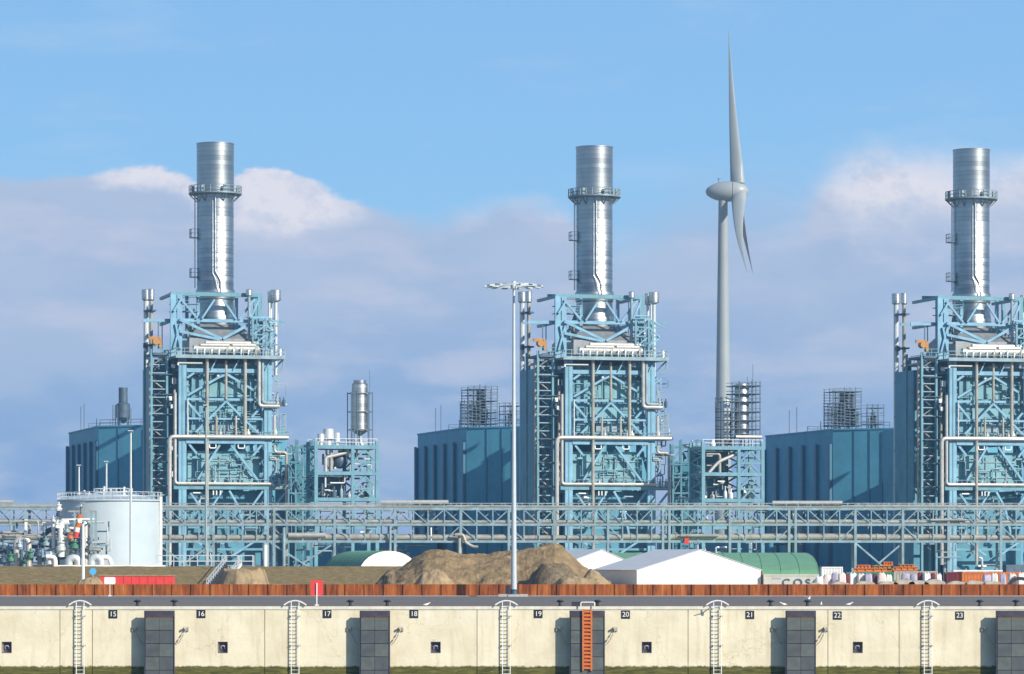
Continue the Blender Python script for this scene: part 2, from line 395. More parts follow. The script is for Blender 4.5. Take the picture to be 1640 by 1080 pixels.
def rust_material():
    m = bpy.data.materials.new('rusty_sheet_pile'); m.use_nodes = True; t = m.node_tree; b = t.nodes['Principled BSDF']; n = t.nodes.new
    b.inputs['Roughness'].default_value = .85; b.inputs['Specular IOR Level'].default_value = .2
    g = n('ShaderNodeTexCoord'); sp = n('ShaderNodeSeparateXYZ'); t.links.new(g.outputs['Object'], sp.inputs[0])
    dv = n('ShaderNodeMath'); dv.operation = 'DIVIDE'; t.links.new(sp.outputs[0], dv.inputs[0]); dv.inputs[1].default_value = .98
    fl = n('ShaderNodeMath'); fl.operation = 'FLOOR'; t.links.new(dv.outputs[0], fl.inputs[0])
    wn = n('ShaderNodeTexWhiteNoise'); wn.noise_dimensions = '1D'; t.links.new(fl.outputs[0], wn.inputs['W'])
    mp = n('ShaderNodeMapping'); mp.inputs['Scale'].default_value = (1, 1, .15); t.links.new(g.outputs['Object'], mp.inputs[0])
    q = n('ShaderNodeTexNoise'); q.inputs['Scale'].default_value = 3.5; q.inputs['Detail'].default_value = 7; t.links.new(mp.outputs[0], q.inputs['Vector'])
    ad = n('ShaderNodeMath'); ad.operation = 'MULTIPLY_ADD'; t.links.new(wn.outputs[0], ad.inputs[0]); ad.inputs[1].default_value = .45; 
    sb = n('ShaderNodeMath'); sb.operation = 'MULTIPLY_ADD'; t.links.new(q.outputs[0], sb.inputs[0]); sb.inputs[1].default_value = 1.6; sb.inputs[2].default_value = -.5
    t.links.new(sb.outputs[0], ad.inputs[2])
    cr = n('ShaderNodeValToRGB'); t.links.new(ad.outputs[0], cr.inputs[0]); e = cr.color_ramp.elements
    e[0].position = .1; e[0].color = (.11, .030, .010, 1); e[1].position = .95; e[1].color = (.42, .14, .03, 1)
    x = e.new(.5); x.color = (.27, .072, .013, 1)
    t.links.new(cr.outputs[0], b.inputs['Base Color'])
    return m
M['rust'] = rust_material()

# ------------------------------------------------------------------ setting: water, ground, deck
def sheet(name, x0, x1, y0, y1, z, m, kind='structure'):
    b = MB(); b.v = [(x0, y0, z), (x1, y0, z), (x1, y1, z), (x0, y1, z)]; b.f = [(0, 1, 2, 3)]
    return tag(b.build(name, m, smooth=False), kind=kind)
sheet('water', -2500, 2500, -1500, 291, -6.0, M['water'])
sheet('ground', -2500, 2500, 296, 3000, -0.01, M['earth'])
sheet('quay_deck', -600, 600, 290.7, 368.2, 0.0, M['deck'])

# quay wall with joints, coping, recesses
QD = 290.0
def qx(px): return wx(px, QD)
def qz(py): return wz(py, QD)
qw = empty('quay_wall', (0, QD, 0), label='long cream concrete quay wall with green algae along the waterline', cat='quay wall')
joints = [-250, 96, 148, 424, 764, 1102, 1326, 1440, 1900]
niches = [11, 357, 698, 1036, 1374]
nz0, nz1, nw = qz(1045), qz(1029), .34
def quay_faces():
    b = MB()
    cuts = []
    for j in joints: cuts.append((qx(j) - .03, qx(j) + .03, -7.0, -.22, .12))
    for j in niches: cuts.append((qx(j) - nw, qx(j) + nw, nz0, nz1, .35))
    cuts.sort()
    x = -600
    for (a, c, z0, z1, dp) in cuts:
        b.box(x, a, 0, 6, -9, -.22)
        if z0 > -7: b.box(a, c, 0, 6, -9, z0)
        if z1 < -.23: b.box(a, c, 0, 6, z1, -.22)
        b.box(a, c, dp, 6, max(z0, -9), z1)
        x = c
    b.box(x, 600, 0, 6, -9, -.22)
    return b
quay_faces().build('wall_face', M['quay'], qw, smooth=False)
MB().box(-600, 600, -.06, .72, -.218, .03).build('coping', mat('pale_coping_concrete', (.70, .66, .54), .85, var=.12, scale=.9, dirt=(.45, .40, .28, .5), streak=1), qw, smooth=False)

# sheet pile wall
def sheetpile():
    b = MB(); x = -260.0; per = 1.96; pts = []
    while x < 260:
        k = rnd.uniform(-.02, .02)
        pts += [(x, 0), (x + .90 + k, 0), (x + .98, .12), (x + 1.88, .12)]
        x += per
    n = len(pts)
    top = 1.2
    for (px_, py_) in pts:
        b.v += [(px_, py_, 0), (px_, py_, top)]
    for (px_, py_) in pts:
        b.v += [(px_, py_ + .04, 0), (px_, py_ + .04, top)]
    for i in range(n - 1):
        a = 2 * i; c = 2 * n + 2 * i
        b.f += [(a, a + 2, a + 3, a + 1), (c, c + 1, c + 3, c + 2), (a + 1, a + 3, c + 3, c + 1)]
    return b
o = sheetpile().build('sheet_pile_wall', M['rust'], loc=(0, 368.6, 0), smooth=False)
tag(o, 'low rusty orange sheet pile wall running along the back of the quay', 'retaining wall')
o = MB().box(-260, 260, 367.6, 368.4, 0, .05).build('kerb', M['deckedge'], smooth=False)
tag(o, kind='structure')

# ------------------------------------------------------------------ quay furniture
# ladders
def make_ladder():
    t = empty('quay_ladder', (0, QD, 0), group='white ladders down the quay wall')
    for q in (-1, 1):
        MB().bar((q * .31, -.22, .38), (q * .31, -.22, -5.9), .055).build('rail', M['cream'], t)
    b = MB(); z = .05
    while z > -5.8: b.bar((-.3, -.22, z), (.3, -.22, z), .04); z -= .30
    b.build('rung', M['galv'], t)
    b = MB()
    pts = [(math.sin(a) * 1.12, -.24, .62 - 1.35 + math.cos(a) * 1.35 - (.0)) for a in [R(-53 + 106 * k / 12) for k in range(13)]]
    pts = [(x, y, .50 - .55 * (x / 1.1) ** 2) for x, y, z in pts]
    for p, q in zip(pts, pts[1:]): b.bar(p, q, .09)
    b.build('hand_hoop', M['white'], t)
    for z in (-.75, -3.1, -4.9):
        for q in (-1, 1): MB().box(q * .33 - .06, q * .33 + .06, -.24, .02, z - .05, z + .05).build('bracket', M['darkmetal'], t)
    return t
lad = make_ladder()
for i, (px, lb) in enumerate([(129, 'white quay ladder between number plate 15 and the left edge of the quay view'),
        (473, 'white quay ladder beside the red square board, left of plate 17'),
        (811, 'white quay ladder directly below the tall floodlight mast'),
        (1149, 'white quay ladder with a gull beside its top, left of plate 21'),
        (1486, 'white quay ladder left of number plate 23')]):
    o = lad if i == 0 else copy_tree(lad)
    o.location.x = qx(px); o['label'] = lb
# fenders
def make_fender(w=2.3, ladder=False):
    t = empty('quay_fender', (0, QD, 0), group='dark panel fenders on the quay wall')
    f0, f1 = -0.98, -.70; top, bot = qz(978), -6.6
    b = MB(); b.box(-w / 2, w / 2, f0 + .06, f1, bot, top - .42)
    b.box(-w / 2 - .06, -w / 2 - .003, f0, f1 + .05, bot, top); b.box(w / 2 + .003, w / 2 + .06, f0, f1 + .05, bot, top)
    b.box(-w / 2, w / 2, f0 - .02, f1 + .02, top - .42, top)
    b.build('frame', M['fframe'], t)
    MB().box(-w / 2 + .02, w / 2 - .02, f0 - .028, f0 + .02, top - .475, top - .43).build('edge_strip', M['rust'], t)
    z = top - .53; k = 0
    while z > bot:
        h = 1.06
        for q in (0, 1):
            x0 = -w / 2 + .05 + q * (w / 2 - .04); x1 = x0 + w / 2 - .07
            MB().box(x0, x1, f0 - .03, f0 + .05, z - h + .05, z).build('face_pad', M['fplate2' if rnd.random() < .4 else 'fplate'], t)
        z -= h
    b = MB(); b.tube((0, f1 - .02, -1.6), (0, -.02, -1.6), .52, 20); b.tube((0, f1 - .02, -4.2), (0, -.02, -4.2), .52, 20)
    b.tube((0, f1 + .15, -1.6), (0, f1 + .02, -1.6), .66, 20)
    b.build('rubber_block', M['black'], t)
    for q in (-1, 1):
        b = MB()
        b.box(q * (w / 2 + .95) - .16, q * (w / 2 + .95) + .16, -.14, .02, -1.95, -1.60)
        b.bar((q * (w / 2 + 1.02), -.12, -1.62), (q * (w / 2 + .72), -.32, -1.72), .13)
        b.build('chain_bracket', M['chain'], t)
        b = MB(); p = Vector((q * (w / 2 + .90), -.18, -1.75)); e = Vector((q * (w / 2 + .02), -.75, -3.1))
        n = 13
        for k in range(n):
            a = p.lerp(e, k / n); c = p.lerp(e, (k + .82) / n)
            sag = lambda s_: -.55 * math.sin(PI * s_) * .5
            a.z += sag(k / n); c.z += sag((k + .82) / n)
            b.bar(a, c, .10 if k % 2 else .04, .04 if k % 2 else .10)
        b.build('chain', M['chain'], t)
    return t
fen = make_fender()
FL = ['dark fender between number plates 15 and 16', 'dark fender between number plates 17 and 18', None,
      'dark fender between number plates 21 and 22', 'dark fender right of number plate 23, at the right end of the quay']
for i, px in enumerate([257, 601, 0, 1281, 1617]):
    if i == 2: continue
    o = fen if i == 0 else copy_tree(fen)
    o.location.x = qx(px); o['label'] = FL[i]
fw = make_fender(2.7); fw.location.x = qx(940); fw['label'] = 'wider dark fender with the orange ladder on its face, right of plate 19'
t = empty('fender_ladder', (qx(940), QD, 0), label='bright orange ladder standing against the face of the middle fender', cat='ladder')
for q in (-1, 1): MB().box(q * .33 - .07, q * .33 + .07, -1.18, -1.04, -5.1, -.18).build('rail', M['orange'], t)
b = MB(); z = -.35
while z > -5.0: b.box(-.26, .26, -1.17, -1.05, z - .10, z + .06); z -= .30
b.build('rung', M['orange'], t)
MB().box(-.26, .26, -1.035, -1.022, -5.0, -.25).build('backing_plate', mat('deep_orange_paint', (.55, .10, .01), .6), t)
b = MB(); b.pipe([(-.5, -.3, .03), (-.5, -.3, .36), (.6, -.3, .36), (.6, -.3, .03)], .05, 6); b.build('hand_hoop', M['white'], t)
for o in C.objects:
    if o.name.startswith('quay_fender') and o.parent is None: o['category'] = 'fender'
    if o.name.startswith('quay_ladder') and o.parent is None: o['category'] = 'ladder'
o = MB().box(-.42, .42, -.3, .3, 0, .36); o = o.build('mooring_box', M['black'], loc=(qx(924), QD + .6, .031))
tag(o, 'small black box on the quay edge above the orange ladder', 'box')

# bollards
def bollard_mesh():
    b = MB(); b.lathe([(.20, 0), (.20, .05), (.12, .10), (.11, .30), (.20, .38), (.24, .46), (.20, .52), (.08, .55)], 14)
    b.box(-.32, .32, -.06, .06, .36, .44); return b
bol = bollard_mesh().build('bollard', M['black'], loc=(0, QD + 1.6, 0.004))
names = [(220, 'left black bollard above the fender between plates 15 and 16'), (279, 'right black bollard above the fender between plates 15 and 16'),
         (561, 'left black bollard above the fender between plates 17 and 18'), (620, 'right black bollard above the fender between plates 17 and 18'),
         (897, 'black bollard left of the orange fender ladder'), (957, 'black bollard right of the orange fender ladder'),
         (1234, 'left black bollard above the fender between plates 21 and 22'), (1293, 'right black bollard above the fender between plates 21 and 22'),
         (1569, 'left black bollard above the fender right of plate 23'), (1627, 'right black bollard above the fender right of plate 23')]
for i, (px, lb) in enumerate(names):
    o = bol if i == 0 else bol.copy()
    if i: C.objects.link(o)
    o.location.x = wx(px, QD + 1.6); tag(o, lb, 'bollard', 'black bollards along the quay edge')

# number plates
def text_mesh(s, size, depth=.01, bold=.0):
    cu = bpy.data.curves.new('txt', 'FONT'); cu.body = s; cu.size = size; cu.extrude = depth; cu.offset = bold
    cu.align_x = 'CENTER'; cu.align_y = 'CENTER'
    to = bpy.data.objects.new('txt', cu); C.objects.link(to)
    bpy.context.view_layer.update()
    dg = bpy.context.evaluated_depsgraph_get()
    me = bpy.data.meshes.new_from_object(to.evaluated_get(dg))
    bpy.data.objects.remove(to); bpy.data.curves.remove(cu)
    return me
for num, px, py in [('15', 181, 984), ('16', 322, 983.5), ('17', 524, 983.5), ('18', 663, 983.5), ('19', 862, 983.5), ('20', 1002, 984.5), ('21', 1201, 985), ('22', 1341, 986), ('23', 1537, 986)]:
    t = empty('number_plate', (qx(px), QD, qz(py)), label='square black number plate reading %s on the quay wall' % num, cat='number plate', group='number plates on the quay wall')
    MB().box(-.35, .35, -.03, -.004, -.33, .33).build('plate', M['plate'], t)
    me = text_mesh(num, .56, .006, .0); me.materials.append(M['cream'])
    o = bpy.data.objects.new('digits', me); C.objects.link(o); o.parent = t; o.rotation_euler = (R(90), 0, 0); o.location = (0, -.038, 0)
# mooring recess fittings
for i, px in enumerate(niches):
    t = empty('mooring_recess', (qx(px), QD, (nz0 + nz1) / 2), cat='mooring fitting', group='dark mooring recesses in the quay wall',
              label=['dark square mooring recess at the left edge of the quay', 'dark square mooring recess below and right of plate 16', 'dark square mooring recess below and right of plate 18', 'dark square mooring recess below and right of plate 20', 'dark square mooring recess below and right of plate 22'][i])
    h = (nz1 - nz0) / 2
    b = MB(); b.box(-nw + .004, nw - .004, .30, .34, -h + .004, h - .004)
    b.box(-nw - .05, nw + .05, -.02, -.003, h, h + .05); b.box(-nw - .05, -nw, -.02, -.003, -h, h - .002); b.box(nw, nw + .05, -.02, -.003, -h, h - .002); b.box(-nw - .05, nw + .05, -.02, -.003, -h - .05, -h)
    b.build('frame', M['fframe'], t)
    b = MB(); b.pipe([(-.16, .29, -.1), (-.16, .12, .12), (.12, .12, .12), (.14, .29, -.12)], .05, 8); b.build('mooring_bar', M['lilac'], t)

# gulls
def gull(px, py, D, lb, rz, fly=False):
    p = pos(px, py, D)
    t = empty('gull', p, rz, label=lb, cat='gull', group='white gulls around the quay edge')
    b = MB()
    prof = [(-.30, .02, .01), (-.20, .05, .02), (-.08, .085, .03), (.06, .09, .05), (.15, .06, .09), (.20, .045, .15), (.25, .05, .18), (.29, .03, .175), (.35, .008, .165)]
    prev = None
    for x, r, z in prof:
        a = b.ring(Vector((x, 0, z + .14)), Vector((1, 0, 0)), r, 10)
        if prev is None: b.f.append(tuple(a + k for k in reversed(range(10))))
        else: b._skin(prev, a, 10)
        prev = a
    b.f.append(tuple(prev + k for k in range(10)))
    b.build('body', M['white'], t)
    for q in (-1, 1):
        b = MB()
        if fly: b.hexa([(-.06, 0, .2), (.1, 0, .2), (.05, q * .45, .36), (-.08, q * .45, .36), (-.06, 0, .215), (.1, 0, .215), (.05, q * .45, .37), (-.08, q * .45, .37)])
        else: b.hexa([(-.28, q * .03, .17), (.08, q * .07, .17), (.08, q * .095, .14), (-.28, q * .05, .14), (-.30, q * .02, .2), (.08, q * .05, .24), (.08, q * .07, .24), (-.3, q * .03, .2)])
        b.build('wing', M['lilac'], t)
        if not fly: MB().bar((0, q * .03, .08), (0, q * .03, 0), .015).build('leg', M['yellow'], t)
    MB().tube((.33, 0, .31), (.40, 0, .295), .014, 6, .003).build('beak', M['yellow'], t)
gull(1139, 977, QD - .6, 'white gull flying at the top of the ladder left of plate 21', R(150), True)
gull(683, 972, QD + 3, 'small white gull standing on the deck edge above plate 18', R(20))
gull(1255, 971.5, QD + 2, 'white gull on the quay between the bollard pair right of plate 21', R(190))
gull(1296, 962, QD + 18, 'pale gull just above the deck, right of the pair of bollards near plate 22', R(70), True)
gull(1315, 971.5, QD + 2, 'white gull standing right of the bollards near plate 22', R(80))
gull(1360, 971.5, QD + 2, 'white gull standing on the quay edge above and right of plate 22', R(10))

# floodlight mast
MD = 364.0
t = empty('floodlight_mast', (wx(823, MD), MD, 0), label='tall pale grey floodlight mast with a wide lamp crown, standing on the quay', cat='light mast')
H = wz(458, MD)
b = MB(); b.lathe([(.31, .25), (.28, 2), (.12, H)], 16); b.build('pole', M['mast'], t)
b = MB(); b.lathe([(.55, .22), (.55, .3), (.36, .32), (.36, .62), (.42, .64), (.42, .72), (.34, .74)], 16); b.build('flange', M['darkmetal'], t)
b = MB(); b.box(-1.55, -.62, -.6, .6, 0, .25); b.box(-.58, .58, -.7, .7, 0, .22); b.box(.62, 1.4, -.6, .6, 0, .25); b.build('base_block', M['deckedge'], t)
MB().box(-.85, -.42, -.2, .25, .25, 1.15).build('dark_shadow_block', M['black'], t)  # black block puts in the dark shadow left of the pole foot
b = MB(); b.lathe([(2.2, H - .02), (2.32, H - .02), (2.32, H + .14), (2.2, H + .14), (2.2, H - .02)], 28, caps=False)
for k in range(6):
    a = PI * k / 3 + .2; b.bar((0, 0, H + .06), (2.2 * math.cos(a), 2.2 * math.sin(a), H + .06), .09)
b.lathe([(.3, H - .3), (.34, H + .1), (.2, H + .45)], 12)
b.build('lamp_crown', M['mast'], t)
for k in range(14):
    a = 2 * PI * k / 14 + .1; c = Vector((2.55 * math.cos(a), 2.55 * math.sin(a), H - .02)); dirv = Vector((math.cos(a), math.sin(a), 0))
    l = MB(); s = Vector((-dirv.y, dirv.x, 0)) * .30
    f = c + dirv * .45 + Vector((0, 0, -.05)); bk = c - dirv * .2 + Vector((0, 0, .06))
    l.hexa([bk - s * .6 - Vector((0, 0, .1)), bk + s * .6 - Vector((0, 0, .1)), bk + s * .6 + Vector((0, 0, .08)), bk - s * .6 + Vector((0, 0, .08)),
            f - s - Vector((0, 0, .08)), f + s - Vector((0, 0, .08)), f + s + Vector((0, 0, .06)), f - s + Vector((0, 0, .06))])
    lo = l.build('floodlight', M['mast'], t)
# signs on deck
def board_sign(px, y0, y1, base, w, D, mb, lb, cat, post, front=False):
    t = empty('sign_board', (wx(px, D), D, 0), label=lb, cat=cat)
    s = F / D
    yo = .04 if front else -.04
    z1, z0 = wz(y0, D), wz(y1, D); hw = w / s / 2; r = min(hw, (z1 - z0) / 2) * .35
    pts = []
    for cx, cz, a0 in ((hw - r, z1 - r, 0), (-hw + r, z1 - r, 90), (-hw + r, z0 + r, 180), (hw - r, z0 + r, 270)):
        for k in range(5): a = R(a0 + 22.5 * k); pts.append((cx + r * math.cos(a), cz + r * math.sin(a)))
    n = len(pts); b = MB(); b.v = [(x, yo - .02, z) for x, z in pts] + [(x, yo + .02, z) for x, z in pts]
    b.f = [tuple(range(n)), tuple(reversed(range(n, 2 * n)))] + [(k, k + n, (k + 1) % n + n, (k + 1) % n) for k in range(n)]
    b.build('board', mb, t, smooth=False)
    MB().box(-post, post, -.0, .04 + (-.12 if front else .0), 0, z1 - .25).build('post', M['white'], t)
    MB().box(-.16, .16, -.12, .12, 0, .10).build('foot', M['white'], t)
board_sign(507.5, 929, 954, 971, 20, QD + 6, M['red'], 'square red board with rounded corners on a white post at the quay edge', 'sign', .045, True)
board_sign(176, 924.5, 936, 951, 18, 366.5, M['white'], 'small white board on a post in front of the red skip', 'sign', .03)

# ------------------------------------------------------------------ earthworks
from mathutils import noise as mn
def heightfield(name, x0, x1, y0, y1, nx, ny, fn, m, skirt=True):
    b = MB()
    for j in range(ny + 1):
        for i in range(nx + 1):
            x = x0 + (x1 - x0) * i / nx; y = y0 + (y1 - y0) * j / ny
            b.v.append((x, y, fn(x, y)))
    for j in range(ny):
        for i in range(nx):
            a = j * (nx + 1) + i; b.f.append((a, a + 1, a + nx + 2, a + nx + 1))
    return b.build(name, m, ang=180)
def sm(t): t = max(0, min(1, t)); return t * t * (3 - 2 * t)
BT = wz(907.5, 430)
def berm_h(x, y):
    k = 1 - sm((x + 9) / 10)
    if y < 428: h = sm((y - 396) / 33) * BT if False else max(0, (y - 396) / 32) * BT
    elif y < 438: h = BT
    else: h = BT * (1 - (y - 438) / 10)
    return max(-.05, h * k + (mn.noise(Vector((x * .35, y * .35, 0))) * .10 + mn.noise(Vector((x * 1.3, y * 1.3, 4))) * .04) * (1 if h > .2 else .3) - .02)
o = heightfield('berm', -140, 2, 395, 449, 420, 60, berm_h, M['berm']); tag(o, kind='structure')

def lerp_tab(tab, x):
    for (a, ya), (b_, yb) in zip(tab, tab[1:]):
        if x <= b_: return ya + (yb - ya) * max(0, (x - a) / (b_ - a))
    return tab[-1][1]
HD = 396.0
sil = [(598, 938), (618, 925), (640, 910), (662, 894), (680, 883), (700, 879), (716, 880), (732, 886), (760, 887), (795, 884), (820, 881), (840, 880), (855, 876), (872, 872), (888, 869), (900, 873), (912, 885), (925, 900), (945, 914), (962, 924), (985, 938)]
silw = [(wx(a, HD), max(-.1, wz(c, HD))) for a, c in sil]
def heap_h(x, y):
    top = lerp_tab(silw, x)
    v = (y - HD) / 17
    w = mn.noise(Vector((x * .22, y * .22, 2))) * .25
    g = max(0, 1 - abs(v + w * .5) ** 1.25) if v < 0 else max(0, 1 - abs(v) ** 1.4)
    h = top * g
    rid = mn.fractal(Vector((x * .5, y * .5, 7)), 1.0, 2.0, 4)
    h += (rid * .26 + mn.noise(Vector((x * .9, y * .5, 3))) * .16 + mn.noise(Vector((x * 3.1, y * 3.1, 9))) * .07 - .06) * min(1, h / 1.0)
    # pit and gullies
    for (px, D, r, dz) in ((757, 384, 1.15, -1.1), (702, 386, .5, -.4), (846, 386, 1.6, -.5)):
        q = math.hypot(x - wx(px, D), y - D) / r
        h += dz * math.exp(-q * q)
    return max(-.08, h)
o = heightfield('sand_heap', wx(596, HD), wx(988, HD), 376, 416, 300, 110, heap_h, M['sand'])
tag(o, 'large brown sand heap with two crests behind the mast and rusty wall', 'sand heap')
def mound(px0, px1, ptop, D, m, lb, seed=0, flat=0.0, cat='sand heap', name='sand_heap', dep=None, skew=.5):
    x0, x1 = wx(px0, D), wx(px1, D); z = wz(ptop, D); cx = x0 + (x1 - x0) * skew; ry = dep or (x1 - x0) * .32
    def fn(x, y):
        u = (x - cx) / ((x1 - cx) if x > cx else (cx - x0)); v = (y - D) / ry
        r = math.hypot(u, v) * (1 + .25 * mn.noise(Vector((u * 1.6, v * 1.6, seed + .5)))); h = z * min(1, max(0, (1 - r ** 1.8)) / (1 - flat) ** .7) ** (1 if flat == 0 else .9)
        h += (mn.fractal(Vector((x * .8, y * .8, seed)), 1, 2, 4) * .34) * min(1, h * 1.5)
        return max(-.06, h)
    o = heightfield(name, x0, x1, D - ry, D + ry, 70, 40, fn, m)
    return tag(o, lb, cat)
mound(655, 742, 913, 377, M['palesand'], 'small pale sand mound at the foot of the big heap, left of its pit', 1, dep=3)
mound(834, 948, 904, 380.5, M['grit'], 'dark gravel mound against the heap just right of the mast', 2, cat='gravel heap', name='gravel_heap', skew=.4, dep=5, flat=.2)
mound(870, 990, 926, 375, M['palesand'], 'low pale sand ridge at the right foot of the big heap', 3, flat=.3, dep=2.5, skew=.4)
mound(925, 990, 912, 378, M['palesand'], 'pale sand mound overlapping the dark side of the white tent', 4, skew=.35, dep=3)
mound(342, 432, 913.5, 388, M['palesand'], 'flat-topped pale sand mound beside the berm steps', 5, flat=.62, dep=6)
mound(118, 172, 927, 383, M['palesand'], 'low sand mound left of the red skip', 6, flat=.2, dep=4)
mound(592, 640, 915, 388, M['grit'], 'grey gravel mound at the left edge of the big sand heap', 7, cat='gravel heap', name='gravel_heap', skew=.75, dep=4)

# ------------------------------------------------------------------ tents and hangars
PHI = R(15)
def gable_tent(px0, px1, peak, eave, ridge, D, Ld, lb, left=0.5):
    x0, x1 = wx(px0, D), wx(px1, D); w = (x1 - x0) / math.cos(PHI)
    t = empty('marquee_tent', (x0, D, 0), PHI, label=lb, cat='tent')
    ze, zr = wz(eave, D), wz(ridge, D); xr = w * (peak - px0) / (px1 - px0)
    b = MB()
    b.v = [(0, 0, 0), (w, 0, 0), (w, 0, ze), (xr, 0, zr), (0, 0, ze)]
    b.v += [(x, .12, z) for x, y, z in b.v]
    b.f = [(0, 1, 2, 3, 4), (5, 9, 8, 7, 6)] + [(k, k + 5, (k + 1) % 5 + 5, (k + 1) % 5) for k in range(5)]
    b.build('front_wall', M['tent'], t, smooth=False)
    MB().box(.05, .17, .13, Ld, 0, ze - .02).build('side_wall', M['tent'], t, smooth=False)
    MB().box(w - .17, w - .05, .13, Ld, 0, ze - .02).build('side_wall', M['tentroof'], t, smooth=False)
    b = MB(); b.v = [(0, Ld, 0), (w, Ld, 0), (w, Ld, ze), (xr, Ld, zr), (0, Ld, ze)]; b.v += [(x, y + .1, z) for x, y, z in b.v]
    b.f = [(0, 1, 2, 3, 4), (5, 9, 8, 7, 6)] + [(k, k + 5, (k + 1) % 5 + 5, (k + 1) % 5) for k in range(5)]
    b.build('back_wall', M['tent'], t, smooth=False)
    for a, c in (((-.12, ze - .04), (xr, zr + .03)), ((xr, zr + .03), (w + .12, ze - .04))):
        b = MB(); b.hexa([(a[0], -.08, a[1]), (c[0], -.08, c[1]), (c[0], Ld + .2, c[1]), (a[0], Ld + .2, a[1]),
                          (a[0], -.08, a[1] + .06), (c[0], -.08, c[1] + .06), (c[0], Ld + .2, c[1] + .06), (a[0], Ld + .2, a[1] + .06)])
        b.build('roof_panel', M['tentroof'], t, smooth=False)
    if w > 10:
        b = MB(); b.box(.1, w - .1, -.03, -.004, ze - .55, ze - .50)
        for q in (.33, .66): b.box(w * q - .03, w * q + .03, -.035, -.006, ze - 1.1, ze - .45)
        b.build('seam', M['cream'], t)
        MB().box(w - .02, w + .10, -.1, .05, 0, ze - .1).build('corner_post', M['rust'], t)
    return t
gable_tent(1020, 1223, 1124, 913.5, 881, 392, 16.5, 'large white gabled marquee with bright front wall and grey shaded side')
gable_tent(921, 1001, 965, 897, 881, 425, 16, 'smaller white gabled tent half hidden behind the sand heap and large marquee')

def hangar(px0, px1, top, D, Ld, rz, lb, base, endm, sidem, flip=False):
    x0, x1 = wx(px0, D), wx(px1, D); w = (x1 - x0) / math.cos(rz)
    t = empty('arched_hangar', (x0, D, 0), rz, label=lb, cat='hangar')
    zt = wz(top, D); n = 18
    arch = [(w / 2 - w / 2 * math.cos(PI * k / n), base + (zt - base) * math.sin(PI * k / n) ** .7) for k in range(n + 1)]
    b = MB()
    for y in (.15, Ld):
        b.v += [(x, y, z) for x, z in arch]
    for y in (.15, Ld):
        b.v += [(w / 2 + (x - w / 2) * .985, y, (z - base) * .98 + base) for x, z in arch]
    m_ = n + 1
    for k in range(n):
        b.f.append((k, k + 1, m_ + k + 1, m_ + k)); b.f.append((2 * m_ + k, 3 * m_ + k, 3 * m_ + k + 1, 2 * m_ + k + 1))
    b.build('roof', sidem, t)
    if base > .1:
        MB().box(0, .1, .15, Ld, 0, base).build('side_wall', sidem, t); MB().box(w - .1, w, .15, Ld, 0, base).build('side_wall', sidem, t)
    for y in (0, Ld - .05):
        b = MB(); pts = [(w - .02, 0), (.02, 0)] + [(x * .996 + w * .002, z) for x, z in arch]
        b.v = [(x, y, z) for x, z in pts] + [(x, y + .12, z) for x, z in pts]; q = len(pts)
        b.f = [tuple(reversed(range(q))), tuple(range(q, 2 * q))] + [(k, (k + 1) % q, (k + 1) % q + q, k + q) for k in range(q)]
        b.build('end_wall', endm, t, smooth=False)
    b = MB()
    for k in range(1, int(Ld / 2.2)):
        for a, c in zip(arch, arch[1:]): b.bar((a[0], k * 2.2, a[1] + .01), (c[0], k * 2.2, c[1] + .01), .07)
    b.build('rib', sidem, t)
    return t
M['creamwall'] = mat('cream_hangar_wall', (.80, .77, .66), .7, var=.04, dirt=(.6, .56, .45, .3), streak=1)
h1 = hangar(572, 674, 882.5, 470, 22, PHI, 'green arched hangar with a cream half-round end wall, left of the sand heap', 0.0, M['creamwall'], M['green'])
# second hangar lies lengthwise: turned so that its long side faces the quay
h2 = hangar(1312, 1400, 884.5, 425, 26, R(87), 'long green arched hangar behind the right edge of the large marquee', 1.2, M['green2'], M['green2'])

# ------------------------------------------------------------------ berm things
RS = 385.0
t = empty('waste_skip', (wx(160, RS), RS, 0), label='long low bright red open skip standing at the foot of the berm', cat='skip')
w = wx(277, RS) - wx(160, RS); z = wz(921, RS)
b = MB(); b.box(0, w, 0, .08, 0, z - .12); b.box(0, w, 2.3, 2.38, 0, z - .12); b.box(w - .08, w, .082, 2.298, 0, z - .12); b.box(0, w, .083, 2.297, .1, .2)
for k in range(1, 9): b.box(k * w / 9 - .05, k * w / 9 + .05, -.05, -.002, .05, z - .15)
b.build('body', M['red'], t, smooth=False)
MB().box(0, .08, .082, 2.298, 0, z - .12).build('tail_door', M['darkmetal'], t)
b = MB(); b.box(-.04, w + .04, -.07, .1, z - .118, z); b.box(-.04, w + .04, 2.28, 2.45, z - .118, z); b.box(-.04, .1, .101, 2.279, z - .118, z); b.box(w - .1, w + .04, .101, 2.279, z - .118, z); b.build('top_rim', M['palesand'], t)
o = MB().box(-1.0, 1.0, -.5, .5, .0, .22); o.box(-1.1, .9, -.45, .5, .225, .40); o = o.build('concrete_slab', M['cream'], loc=(wx(455, 376), 376, .75)); 
tag(o, 'short stack of two pale slabs showing just above the rusty wall', 'slabs')
o2 = MB().box(-1.2, 1.2, -.6, .6, 0, .76).build('timber_pallet', M['greybag'], loc=(wx(455, 376), 376.0, -.01)); tag(o2, 'dusty pallet stack carrying the pale slabs behind the rusty wall', 'pallet')
t = empty('round_sign', (wx(149, 384), 384, 0), label='small light blue sign on a thin post left of the red skip', cat='sign')
MB().bar((0, 0, 0), (0, 0, 2.4), .07).build('post', M['galv'], t)
b = MB(); b.tube((0, -.09, 2.45), (0, -.05, 2.45), .36, 20); b.build('disc', M['skyblue'], t)
